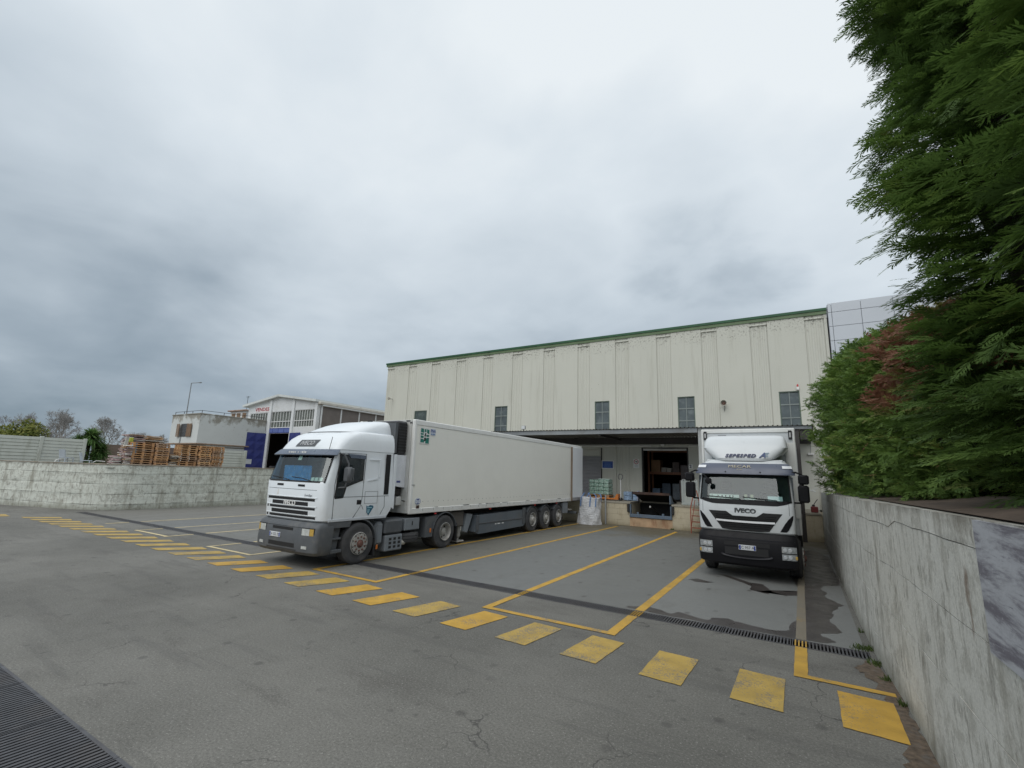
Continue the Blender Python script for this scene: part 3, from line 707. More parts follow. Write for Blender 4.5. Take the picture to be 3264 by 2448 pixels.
MB().cb(-.13, .13, -.05, .05, .07, .29, .015).build('housing', M_GREY, fl); MB().cb(-.11, .11, -.062, -.05, .09, .27, .004).build('lens', pm('lamp_glass', (.6, .62, .62), .15), fl); MB().box(-.02, .02, -.02, .02, 0, .08).build('bracket', M_DKSTEEL, fl)
al = thing('wall_beacon', 'small red and white alarm beacon above the window beside the hedge', 'beacon', (.18, YF, 7.17))
MB().cb(-.06, .06, -.10, -.02, 0, .16, .01).build('box', M_WHITE, al); MB().lathe([(0, .04), (.10, .04), (.13, .02)], (0, -.06, .16), 'z', 12).build('lens', pm('red_lens', (.45, .03, .03), .3), al, 40)
cm = thing('dock_lamp', 'round white lamp above the open dock door', 'lamp', (-6.72, YF - .02, 4.40))
MB().lathe([(-.12, .06), (-.10, .11), (-.02, .12)], (0, 0, 0), 'y', 16).build('head', M_WHITE, cm, 40); MB().cb(.18, .34, -.10, -.03, -.08, .08, .01).build('junction_box', M_FAC, cm)
# signs
bs = thing('notice_board', 'blue notice board with white border and rows of white lettering', 'sign', (-10.06, YF - .002, 3.185))
MB().cb(-.385, .385, -.03, -.002, -.255, .255, .006).build('border', M_WHITE, bs)
MB().box(-.335, .335, -.036, -.031, -.205, .205).build('panel', pm('sign_blue', (.012, .055, .27), .45), bs)
lt = MB(); M_LTB = pm('pale_blue_print', (.10, .20, .48), .5)
for r, w in enumerate((.56, .58, .50, .36, .44, .60, .5, .46, .54)):
    z = .165 - r * .041; x = -w / 2
    while x < w / 2: b = random.uniform(.02, .07); lt.box(x, min(x + b, w / 2), -.0385, -.0365, z - .011, z + .011); x += b + .014
lt.build('lettering', M_LTB, bs, kind='stuff')
ns_ = thing('prohibition_sign', 'white prohibition sign with red ring and dark pictogram left of the dock door', 'sign', (-8.295, YF - .002, 3.285))
MB().box(-.175, .175, -.02, -.002, -.265, .265).build('panel', M_WHITE, ns_)
rg = MB(); M_RED = pm('sign_red', (.42, .05, .06), .5)
pts = 28; inn = [(.105 * math.cos(2 * math.pi * i / pts), .10 + .105 * math.sin(2 * math.pi * i / pts)) for i in range(pts)]; outr = [(.14 * math.cos(2 * math.pi * i / pts), .10 + .14 * math.sin(2 * math.pi * i / pts)) for i in range(pts)]
for i in range(pts): j = (i + 1) % pts; rg.quad((inn[i][0], -.024, inn[i][1]), (outr[i][0], -.024, outr[i][1]), (outr[j][0], -.024, outr[j][1]), (inn[j][0], -.024, inn[j][1]))
rg.build('ring', M_RED, ns_)
MB().prism([(-.06, .085), (.02, .075), (.03, .05), (.05, .05), (.05, .075), (.075, .09), (.075, .125), (-.06, .125)], 'y', -.026, -.021).build('pictogram', M_BLK, ns_)
tl = MB()
for r in range(4): tl.box(-.11, .11, -.0235, -.021, -.10 - r * .04, -.085 - r * .04)
tl.build('small_print', pm('grey_print', (.35, .40, .42), .6), ns_)
n2_ = thing('bay_number_sign', 'white square sign with the number 2 right of the dock door', 'sign', (-5.24, YF - .002, 3.165))
MB().box(-.12, .12, -.015, -.002, -.125, .125).build('panel', M_WHITE, n2_); text('number', '2', .24, pm('sign_navy', (.02, .025, .07), .5), n2_, (0, -.017, 0), off=.006)
# ------------------------------------------------------------------ vehicle helpers
def truck_paint(name, col, dirt=(.30, .28, .24), damt=.35):
    t = NT(name)
    c = t.vary(col, t.noise(1.2, 3), .025)
    low = t.math('SUBTRACT', 1.0, t.step(t.math('ADD', t.axis(2), t.math('MULTIPLY', t.noise(3, 5, .65), 1.2)), 1.5, 2.4))
    c = t.mix(t.math('MULTIPLY', low, damt * .6), c, dirt)
    c = t.mix(t.math('MULTIPLY', t.step(t.noise(4, 6, .7, (1, 1, .12)), .54, .78), damt * .6), c, dirt)
    c = t.mix(t.math('MULTIPLY', t.step(t.noise(.5, 5, .6), .5, .75), damt * .3), c, dirt)
    t.col(c); t.rough(t.rng(t.noise(4, 3), .3, .7, .28, .42)); t.b.inputs['Coat Weight'].default_value = .25; t.b.inputs['Coat Roughness'].default_value = .12
    return t.m
M_CAB = truck_paint('white_truck_paint', (.76, .80, .83))
M_CAB2 = truck_paint('white_truck_paint_clean', (.64, .67, .685), damt=.25)
M_TRL = truck_paint('cream_trailer_panel', (.83, .82, .755), damt=.12)
M_TRLR = truck_paint('trailer_rail_white', (.77, .775, .75), damt=.4)
M_PLG = pm('dusty_grey_plastic', (.085, .092, .10), .6, 0, .18, 3, .1, 60, dirt=(.17, .165, .155), damt=.5, ds=2.5)
M_PLB = pm('black_bumper_plastic', (.011, .011, .013), .42, 0, .2, 3, dirt=(.022, .02, .018), damt=.3, spec=.16)
M_VIS = pm('smoked_blue_visor', (.10, .125, .17), .3, 0, .1, spec=.6)
M_SLOT = pm('grille_black', (.012, .012, .013), .6)
M_TYRE = pm('dusty_tyre_rubber', (.055, .055, .057), .82, 0, .22, 4, .3, 30, dirt=(.14, .13, .12), damt=.6, ds=3)
M_RIM = pm('dusty_steel_rim', (.42, .41, .385), .55, .3, .2, 5, dirt=(.18, .15, .12), damt=.6, ds=5)
M_RUSTHUB = pm('rusty_hub', (.15, .075, .06), .7, .2, .3, 9, dirt=(.10, .06, .05), damt=.6)
M_CHASS = pm('chassis_grime', (.035, .032, .03), .8, 0, .3)
M_BOXG = pm('grey_toolbox', (.20, .22, .24), .55, .1, .15, 2, dirt=(.13, .12, .11), damt=.5)
M_LAMP = pm('headlamp_glass', (.62, .64, .62), .12, .3, .25, 14, spec=.8)
M_AMB = pm('amber_lens', (.50, .33, .08), .3)
M_ORL = pm('orange_marker', (.55, .16, .03), .35)
M_PLATE = pm('plate_white', (.62, .64, .66), .45)
M_EUB = pm('plate_blue', (.02, .06, .35), .45)
M_PRINT = pm('dark_print', (.03, .03, .035), .5)
M_CHROME = pm('bright_trim', (.70, .71, .73), .2, .7)
M_BADGE = pm('silver_badge', (.30, .31, .33), .35, .6)
M_PAPER = pm('paper', (.70, .74, .70), .7)
M_CABIN = pm('cab_interior', (.16, .17, .175), .8)
def glass_mat(name, tint, refl, lo=.11):
    t = NT(name); nt = t.t
    tr = t.n('ShaderNodeBsdfTransparent'); tr.inputs[0].default_value = (*tint, 1)
    gl = t.n('ShaderNodeBsdfGlossy'); gl.inputs['Roughness'].default_value = .03; gl.inputs[0].default_value = (.9, .95, .95, 1)
    lw_ = t.n('ShaderNodeLayerWeight'); lw_.inputs[0].default_value = refl
    ms = t.n('ShaderNodeMixShader'); t.l(t.math('MAXIMUM', lw_.outputs['Fresnel'], lo), ms.inputs[0]); t.l(tr.outputs[0], ms.inputs[1]); t.l(gl.outputs[0], ms.inputs[2])
    t.l(ms.outputs[0], t.out.inputs[0]); return t.m
M_WS = glass_mat('windscreen_glass', (.76, .88, .86), .32, .075)
M_WS2 = glass_mat('tractor_windscreen_glass', (.74, .90, .88), .40, .12)
M_SIDEG = pm('dark_side_glass', (.012, .018, .02), .06, 0, .1, spec=.7)

XF = [0, .2, .4, .56, .66, .75, .82, .88, .915, .945, .97, .985, .994, 1.0]
XS = [-x for x in XF[:0:-1]] + XF
class Shell:
    """body lofted from plan sections: front edge is a superellipse, sides run straight to the rear"""
    def __init__(s, lev): s.lev = lev           # z, hw, y0, ry, n, yr
    def par(s, z):
        L = s.lev
        if z <= L[0][0]: return L[0][1:]
        for a, b in zip(L[:-1], L[1:]):
            if z <= b[0]:
                t = (z - a[0]) / (b[0] - a[0]); return tuple(a[i] + (b[i] - a[i]) * t for i in range(1, 6))
        return L[-1][1:]
    def pt(s, f, z, off=0.0):
        hw, y0, ry, n, yr = s.par(z); a = min(abs(f), 1.0)
        y = y0 + ry * (1 - max(0, 1 - a ** n) ** (1 / n))
        return ((hw + off) * f if a > .99 else hw * f + off * f, y - off, z)
    def ring(s, z, side=4):
        hw, y0, ry, n, yr = s.par(z)
        front = [s.pt(f, z) for f in XS]; ys_ = [yr + (y0 + ry - yr) * i / side for i in range(side)]
        return [(-hw, y, z) for y in ys_] + front + [(hw, y, z) for y in reversed(ys_)]
    def mesh(s, skip=None, cap=True, bottom=True, rear=True, side=4):
        m = MB(); rs = [s.ring(l[0], side) for l in s.lev]; k = len(rs[0]); V = [p for r in rs for p in r]; F = []
        for j in range(len(rs) - 1):
            for i in range(k - 1):
                if skip and skip(j, i - side): continue
                F.append((j * k + i, j * k + i + 1, (j + 1) * k + i + 1, (j + 1) * k + i))
            if rear: F.append((j * k + k - 1, j * k, (j + 1) * k, (j + 1) * k + k - 1))
        if cap: F.append(tuple((len(rs) - 1) * k + i for i in range(k)))
        if bottom: F.append(tuple(range(k))[::-1])
        return m.add(V, F)
    def patch(s, f0, f1, z0, z1, off, nf=12, nz=4, thick=0):
        P = [[s.pt(f0 + (f1 - f0) * i / nf, z0 + (z1 - z0) * j / nz, off) for i in range(nf + 1)] for j in range(nz + 1)]
        m = MB(); m.grid(P)
        if thick:
            Q = [[(p[0], p[1] + thick, p[2]) for p in r] for r in P]; m.grid(Q)
            for A, B in ((P[0], Q[0]), (P[-1], Q[-1]), ([r[0] for r in P], [r[0] for r in Q]), ([r[-1] for r in P], [r[-1] for r in Q])): m.grid([A, B])
        return m

def wheel(parent, x, y, r, w, side, kind, name='wheel', rimr=.285):
    """x: outer tyre face; side +1 = faces +x"""
    s = side; m = MB()
    prof = [(0.03, rimr - .01), (.0, rimr + .02), (-.004, rimr + .1), (.004, r - .08), (-.012, r - .035), (-.035, r - .006)]
    inner = -w
    tread = []
    gro = 4; tw = w - .07
    for g in range(gro):
        a = -.035 - tw * g / gro; b = -.035 - tw * (g + 1) / gro
        tread += [(a - .004, r), (b + .014, r), (b + .012, r - .016), (b + .002, r - .016)]
    prof += tread + [(inner + .03, r - .006), (inner + .01, r - .04), (inner, r - .12), (inner + .01, rimr)]
    m.lathe([(a * s, q) for a, q in prof], (0, 0, 0), 'x', 40, False)
    o = m.build(name, M_TYRE, parent, 35); o.location = (x, y, r)
    rim = MB()
    if kind == 'front':
        rim.lathe([(a * s, q) for a, q in [(.025, rimr + .005), (.035, rimr - .01), (.005, rimr - .03), (-.03, rimr - .05), (.0, .20), (.045, .19), (.05, .15), (.05, .11), (.02, .10), (.01, .005)]], (0, 0, 0), 'x', 32, False)
        ri = rim.build('rim', M_RIM, o, 35)
        cov = MB(); pts = []
        for i in range(40):
            t = 2 * math.pi * i / 40; rr = .225 + .03 * (1 if math.cos(t * 10) > -.2 else -1); pts.append((rr * math.cos(t), rr * math.sin(t)))
        cov.prism(pts, 'x', .03 * s, .058 * s); cov.build('nut_cover', M_RIM, o)
        hub = MB(); hub.lathe([(a * s, q) for a, q in [(.05, .11), (.075, .10), (.08, .07), (.115, .06), (.12, .01)]], (0, 0, 0), 'x', 20); hub.build('hub', M_RUSTHUB, o, 35)
        nuts = MB()
        for i in range(10):
            t = 2 * math.pi * (i + .3) / 10; nuts.lathe([(.058 * s, .024), (.082 * s, .022), (.085 * s, .008)], (0, .175 * math.cos(t), .175 * math.sin(t)), 'x', 8)
        nuts.build('wheel_nuts', M_RUSTHUB, o)
    elif kind == 'rear':
        rim.lathe([(a * s, q) for a, q in [(.025, rimr + .005), (.03, rimr - .012), (-.02, rimr - .03), (-.12, rimr - .04), (-.15, rimr - .07), (-.14, .13), (-.12, .12), (-.05, .115), (-.04, .09), (-.035, .003)]], (0, 0, 0), 'x', 32, False)
        rim.build('rim', M_RIM, o, 35)
        h = MB()
        for i in range(8):
            t = 2 * math.pi * i / 8; h.lathe([(-.140 * s, .032), (-.132 * s, .032)], (0, .195 * math.cos(t), .195 * math.sin(t)), 'x', 10)
        h.build('hand_holes', M_SLOT, o)
    else:   # trailer: shallow offset disc with nut ring
        rim.lathe([(a * s, q) for a, q in [(.025, rimr + .005), (.03, rimr - .012), (-.01, rimr - .03), (-.06, rimr - .05), (-.03, .2), (.0, .18), (.0, .12), (.06, .11), (.08, .09), (.085, .003)]], (0, 0, 0), 'x', 28, False)
        rim.build('rim', M_RIM, o, 35)
        h = MB()
        for i in range(10):
            t = 2 * math.pi * i / 10; h.lathe([(-.045 * s, .026), (-.025 * s, .026)], (0, .225 * math.cos(t), .225 * math.sin(t)), 'x', 8)
        h.build('hand_holes', M_SLOT, o)
    return o
def plate(parent, x, z, y, s, wid=.52, hei=.115):
    p = MB().cb(x - wid / 2, x + wid / 2, y - .012, y, z - hei / 2, z + hei / 2, .004).build('number_plate', M_PLATE, parent)
    MB().box(x - wid / 2 + .012, x - wid / 2 + .05, y - .0145, y - .0125, z - hei / 2 + .01, z + hei / 2 - .01).build('blue_band', M_EUB, p)
    MB().box(x + wid / 2 - .05, x + wid / 2 - .012, y - .0145, y - .0125, z - hei / 2 + .01, z + hei / 2 - .01).build('blue_band', M_EUB, p)
    text('characters', s, .095, M_PRINT, p, (x, y - .0145, z), ext=.001, sx=.92)

# ------------------------------------------------------------------ tractor unit
tr = thing('tractor_unit', 'white high-roof tractor unit with grey bumper coupled to the cream trailer', 'truck', (-11.45, 7.78, 0))
CABS = Shell([(1.13, 1.20, .12, .42, 5, 2.24), (1.17, 1.235, .07, .42, 5, 2.27), (1.36, 1.245, .05, .42, 5, 2.42), (2.07, 1.245, .03, .42, 5, 2.42), (2.12, 1.24, .05, .42, 5, 2.42),
              (2.83, 1.215, .26, .42, 4.6, 2.40), (2.95, 1.215, .29, .45, 4.4, 2.40), (2.965, 1.225, .29, .45, 4.4, 2.42), (3.10, 1.22, .36, .55, 4.2, 2.42), (3.25, 1.205, .48, .60, 4.2, 2.42), (3.37, 1.18, .64, .66, 4, 2.42), (3.45, 1.14, .82, .7, 3.6, 2.42), (3.49, 1.08, 1.0, .7, 3.5, 2.42)])
ib = [i for i, x in enumerate(XS) if abs(x) <= .9451]
cabo = CABS.mesh(lambda j, i: j == 4 and ib[0] <= i < ib[-1]).build('cab_body', M_CAB, tr, 28)
DEF = Shell([(3.40, 1.03, .70, .85, 3.2, 2.42), (3.46, 1.04, .78, .85, 3.2, 2.42), (3.58, 1.02, 1.02, .85, 3.2, 2.42), (3.70, .98, 1.32, .85, 3.2, 2.42), (3.80, .93, 1.66, .75, 3, 2.42), (3.855, .87, 1.92, .5, 3, 2.42), (3.88, .78, 2.1, .32, 3, 2.42)])
DEF.mesh().build('roof_deflector', M_CAB, tr, 35)
MB().grid([[DEF.pt(f, 3.452, .012) for f in XS], [DEF.pt(f, 3.475, .014) for f in XS]]).build('deflector_seam', M_PLG, tr)
# side extenders behind cab
for s in (-1, 1):
    x0, x1 = sorted((s * 1.205, s * 1.247))
    MB().prism([(2.42, 1.42), (2.44, 2.93), (2.53, 2.93), (2.53, 1.36)], 'x', x0, x1).build('side_extender', M_CAB, tr)
    sl_ = MB()
    for q in range(26):
        z = 1.80 + q * .042; sl_.box(min(s * 1.246, s * 1.258), max(s * 1.246, s * 1.258), 2.12, 2.26, z, z + .026)
    sl_.box(min(s * 1.2452, s * 1.2505), max(s * 1.2452, s * 1.2505), 2.10, 2.28, 1.78, 2.91); sl_.build('air_intake', M_SLOT, tr)
MB().box(-1.20, 1.20, 2.425, 2.52, 2.97, 3.86).build('deflector_back', M_PLG, tr)
# windscreen, gasket, wipers
ws = CABS.patch(-.945, .945, 2.12, 2.83, -.004, 20, 6).build('windscreen', M_WS2, tr, 60)
g = MB()
for f0, f1, z0, z1 in ((-.955, -.925, 2.10, 2.84), (.925, .955, 2.10, 2.84), (-.955, .955, 2.095, 2.135), (-.955, .955, 2.80, 2.85)):
    P = CABS.patch(f0, f1, z0, z1, .006, 14, 4); g.add(P.v, P.f)
g.build('gasket', M_BLK, ws, 60)
wi = MB()
for a, b in ((-.75, -.1), (-.05, .62)): wi.tube([CABS.pt(b * .95, 2.14, .02), CABS.pt((a + b) / 2, 2.20, .03), CABS.pt(a, 2.22, .02)], .011, 6)
wi.build('wipers', M_BLK, tr)
# interior
it = MB(); it.cb(-1.12, 1.12, .45, .95, 1.75, 2.05, .06); it.box(-1.15, 1.15, 1.75, 1.8, 1.3, 2.9); it.build('dashboard', M_CABIN, tr)
for x in (-.62, .62):
    st_ = MB(); st_.cb(x - .25, x + .25, 1.25, 1.40, 1.75, 2.42, .05); st_.cb(x - .14, x + .14, 1.28, 1.38, 2.44, 2.64, .04); st_.build('seat', pm('seat_fabric', (.12, .14, .17), .9), tr)
MB().tube([(.62 + .22 * math.cos(t), .93 + .10 * math.sin(t), 2.12 + .16 * math.sin(t)) for t in [2 * math.pi * i / 20 for i in range(21)]], .016, 6).build('steering_wheel', M_BLK, tr)
bl = pm('blue_sheet', (.03, .27, .66), .6, 0, .3, 7, dirt=(.30, .50, .66), damt=.7, ds=11)
MB().cb(-1.05, .16, .46, .50, 2.04, 2.52, .02).build('blue_sheet', bl, tr)
pp = MB(); pp.quad((-.75, .36, 2.075), (-.1, .34, 2.075), (.1, .50, 2.13), (-.6, .52, 2.10)); pp.quad((-1.0, .40, 2.075), (-.82, .38, 2.075), (-.78, .52, 2.10), (-1.0, .54, 2.09)); pp.build('papers', pm('pale_paper', (.50, .68, .66), .7), tr)
cd = MB(); cd.grid([[CABS.pt(f, z, -.014) for f in (-.10, .02)] for z in (2.66, 2.78)]); cd.build('windscreen_card', M_PAPER, ws)
ck = MB()
for f in (.62, .73, .84): ck.grid([[CABS.pt(f - .045, z, -.012), CABS.pt(f + .045, z, -.012)] for z in (2.14, 2.23)])
ck.build('tax_discs', M_PAPER, ws)
# visor
vz = MB(); P = []
for z, o in ((2.79, .11), (2.81, .125), (2.93, .05), (2.955, .02)): P.append([CABS.pt(f, max(z, 2.83) if z < 2.83 else z, o)[:2] + (z,) for f in XS if abs(f) < .99])
vz.grid(P); Q = [[(p[0], p[1] + .02, p[2]) for p in r] for r in P]; vz.grid(Q); vz.grid([P[0], Q[0]]); vz.build('sun_visor', M_VIS, tr, 40)
mk = MB(); fx_ = -.42
for w, hgt in ((.03, .05), (.02, .03), (.06, .04), (.03, .05), (.05, .03), (0, 0), (.02, .04), (0, 0), (.03, .02), (.05, .05), (.03, .06), (.04, .05)):
    if w:
        a = CABS.pt(fx_ / 1.2, 2.86, .108); mk.box(a[0], a[0] + w, a[1] - .004, a[1] + .003, 2.87 - hgt / 2, 2.87 + hgt / 2)
    fx_ += w + .022 if w else .06
mk.build('visor_lettering', M_WHITE, tr)
# roof sign
def slanted(pts, mat, nm, off, par):
    m = MB(); P = [CABS.pt(x / 1.2, z, off) for x, z in pts]; m.add(P, [tuple(range(len(P)))]); return m.build(nm, mat, par)
rs_ = MB(); n = 10
P = [[CABS.pt((-.42 + .055 * (j / 3) * 1.2 + (.80) * i / n) / 1.2, 3.03 + .19 * j / 3, .012) for i in range(n + 1)] for j in range(4)]; rs_.grid(P); so_ = rs_.build('roof_sign', M_PLG, tr)
sn = pm('sign_grey', (.42, .43, .44), .4)
a = CABS.pt(0, 3.06, .02); b = CABS.pt(0, 3.2, .02); tilt = math.atan2(b[2] - a[2], b[1] - a[1])
text('sign_lettering', 'IVECO', .19, sn, tr, (.01, CABS.pt(0, 3.125, .018)[1], 3.125), rot=(tilt, 0, 0), ext=.003, shear=.12, off=.004, sx=1.05)
# grille slots and badge
yf = lambda x, z, o=0: CABS.pt(x / 1.245, z, o)[1]
def front_slot(x0, x1, z0, z1, mat, nm, off=.004, skew=.0):
    n = 8; m = MB(); m.grid([[(x0 + (x1 - x0) * i / n + skew * j, yf(x0 + (x1 - x0) * i / n, z0 + (z1 - z0) * j, off), z0 + (z1 - z0) * j) for i in range(n + 1)] for j in (0, 1)])
    return m.build(nm, mat, tr)
for z, w, h_ in ((1.665, 1.00, .065), (1.555, .76, .10), (1.445, 1.02, .06), (1.33, .78, .11), (1.225, 1.04, .06)): front_slot(-w, w * .97, z - h_ / 2, z + h_ / 2, M_SLOT, 'grille_slot')
for z in (1.70, 1.48, 1.26):
    n = 10; m = MB(); m.grid([[(-1.06 + 2.10 * i / n, yf(-1.06 + 2.10 * i / n, z, o), zz) for i in range(n + 1)] for o, zz in ((.002, z + .030), (.016, z + .022), (.016, z + .010), (.004, z + .004))]); m.build('grille_rib', M_CAB, tr)
front_slot(-.30, .30, 1.51, 1.60, pm('badge_back', (.02, .02, .022), .5), 'badge_plate', .007)
text('badge', 'IVECO', .17, M_WHITE, tr, (0, yf(0, 1.555, .012), 1.555), ext=.006, off=.005, sx=1.0)
for x in (-.47, .42): front_slot(x - .14, x + .14, 1.985, 2.04, M_SLOT, 'air_slot')
sm = MB(); n = 12; sm.grid([[(-1.19 + 2.38 * i / n, yf(-1.19 + 2.38 * i / n, 1.90, .003), z) for i in range(n + 1)] for z in (1.906, 1.916)]); sm.build('panel_gap', M_PLG, tr)
text('model_badge', 'EuroStar', .085, M_BADGE, tr, (.72, yf(.72, 1.77, .005), 1.775), ext=.002, shear=.2)
MB().prism([(-.62, 1.70), (-.54, 1.70), (-.50, 1.89), (-.55, 1.89)], 'y', .036, .05).build('white_stripe', M_WHITE, tr)
# doors: seams, window, handle, decal
for s in (-1, 1):
    X = s * 1.245
    def sx(a, b): return tuple(sorted((X + s * a, X + s * b)))
    sea = MB()
    ln = [((.42, 1.17), (.40, 2.05)), ((.40, 2.05), (.52, 2.87)), ((.52, 2.87), (1.36, 2.88)), ((1.36, 2.88), (1.33, 1.72)), ((1.33, 1.72), (1.30, 1.5)), ((1.30, 1.5), (1.05, 1.17)), ((.42, 1.745), (2.30, 1.74)), ((2.14, 1.74), (2.16, 1.45)), ((2.16, 1.45), (2.02, 1.24)), ((1.40, 1.40), (1.33, 1.52))]
    for (a, b), (c, d) in ln:
        L = math.hypot(c - a, d - b); nx_, nz_ = -(d - b) / L * .006, (c - a) / L * .006
        sea.prism([(a - nx_, b - nz_), (c - nx_, d - nz_), (c + nx_, d + nz_), (a + nx_, b + nz_)], 'x', *sx(-.004, .0035))
    sea.build('door_seam', M_PLG, tr)
    MB().prism([(.51, 2.84), (1.31, 2.83), (1.31, 2.17), (.78, 2.0), (.70, 1.72), (.44, 1.70), (.42, 1.76)], 'x', *sx(-.035, .005)).build('window_gasket', M_BLK, tr)
    w = MB().prism([(.545, 2.81), (.72, 2.81), (.70, 1.80), (.66, 1.74), (.46, 1.73), (.46, 1.80)], 'x', *sx(-.02, .008)).build('quarter_window', M_SIDEG, tr)
    MB().prism([(.74, 2.80), (1.28, 2.79), (1.28, 2.20), (.76, 2.03)], 'x', *sx(-.02, .008)).build('door_window', M_SIDEG, tr)
    MB().prism([(.72, 2.86), (1.32, 2.84), (1.32, 2.74), (.82, 2.76)], 'x', *sx(.0, .03)).build('wind_deflector', M_VIS, tr)
    hd = MB().cb(*sx(-.01, .006), 1.16, 1.31, 1.535, 1.66, .01).build('door_handle', M_SLOT, tr); MB().cb(*sx(.0, .02), 1.18, 1.30, 1.61, 1.64, .008).build('grip', M_BLK, hd)
    rb = MB(); rb.cb(*sx(-.004, .012), 1.50, 1.90, 2.72, 2.755, .005); rb.cb(*sx(-.004, .012), 1.86, 1.90, 2.25, 2.72, .005); rb.prism([(1.46, 2.14), (1.84, 2.20), (1.84, 2.235), (1.46, 2.175)], 'x', *sx(-.004, .012)); rb.build('pressing', M_CAB, tr)
    fr_ = MB()
    for a, b, c, d in ((1.42, 1.88, 1.87, 1.877), (1.42, 1.88, 1.55, 1.557)): fr_.box(*sx(-.002, .0035), a, b, c, d)
    for yy in (1.42, 1.875): fr_.box(*sx(-.002, .0035), yy, yy + .007, 1.55, 1.877)
    fr_.build('locker_seam', M_PLG, tr)
    MB().cb(*sx(-.01, .012), .30, 2.26, 1.135, 1.20, .006).build('sill_strip', pm('sill_grey', (.5, .53, .56), .5), tr)
dc = MB(); X = 1.249
dc.prism([(1.50, 1.50), (1.56, 1.47), (1.63, 1.51), (1.74, 1.49), (1.76, 1.45), (1.60, 1.24), (1.52, 1.32)], 'x', X, X + .003); d_ = dc.build('door_decal', pm('teal_decal', (.02, .12, .19), .4), tr)
dl = MB()
for z, a, b in ((1.43, 1.53, 1.70), (1.37, 1.53, 1.63), (1.335, 1.54, 1.62), (1.30, 1.55, 1.60)): dl.box(X + .003, X + .0045, a, b, z, z + .022)
dl.build('decal_lettering', pm('pale_teal', (.35, .55, .62), .5), d_)
# bumper
BUM = Shell([(.34, 1.18, .02, .30, 5, .46), (.42, 1.24, -.06, .34, 5, .46), (.60, 1.25, -.07, .34, 5, .48), (.98, 1.25, -.05, .34, 5, .50), (1.06, 1.24, -.02, .34, 5, .50), (1.12, 1.20, .06, .34, 5, .50)])
BUM.mesh().build('bumper', M_PLG, tr, 35)
yb = lambda x, z, o=0: BUM.pt(x / 1.25, z, o)[1]
def bslot(x0, x1, z0, z1, mat, nm, off=.004, par=tr):
    n = 6; m = MB(); A = [[(x0 + (x1 - x0) * i / n, yb(x0 + (x1 - x0) * i / n, (z0 + z1) / 2, off), z) for i in range(n + 1)] for z in (z0, z1)]; m.grid(A)
    B = [[(p[0], p[1] + .03, p[2]) for p in r] for r in A]; m.grid([A[0], B[0]]); m.grid([A[1], B[1]]); m.grid([[A[0][0], A[1][0]], [B[0][0], B[1][0]]]); m.grid([[A[0][-1], A[1][-1]], [B[0][-1], B[1][-1]]])
    return m.build(nm, mat, par)
for s in (-1, 1):
    x0, x1 = sorted((s * .74, s * 1.16)); bslot(x0, x1, .80, 1.00, M_SLOT, 'lamp_bezel', .003)
    x0, x1 = sorted((s * .76, s * 1.02)); bslot(x0, x1, .82, .98, M_LAMP, 'headlight', .010)
    x0, x1 = sorted((s * 1.03, s * 1.14)); bslot(x0, x1, .82, .98, M_AMB, 'indicator', .010)
    x0, x1 = sorted((s * .80, s * .98)); bslot(x0, x1, .50, .57, M_LAMP, 'fog_lamp', .006)
bslot(-.45, .40, .90, .97, M_SLOT, 'bumper_recess', .003); bslot(-.55, .52, .50, .60, M_SLOT, 'bumper_recess', .003); bslot(-1.10, 1.10, .985, .995, M_SLOT, 'bumper_recess', .003)
bslot(-.62, .60, .43, .46, M_CHASS, 'step_slot', .006)
plate(tr, -.30, .76, yb(-.3, .76, .008), 'CA 522 ZC', .46, .12)
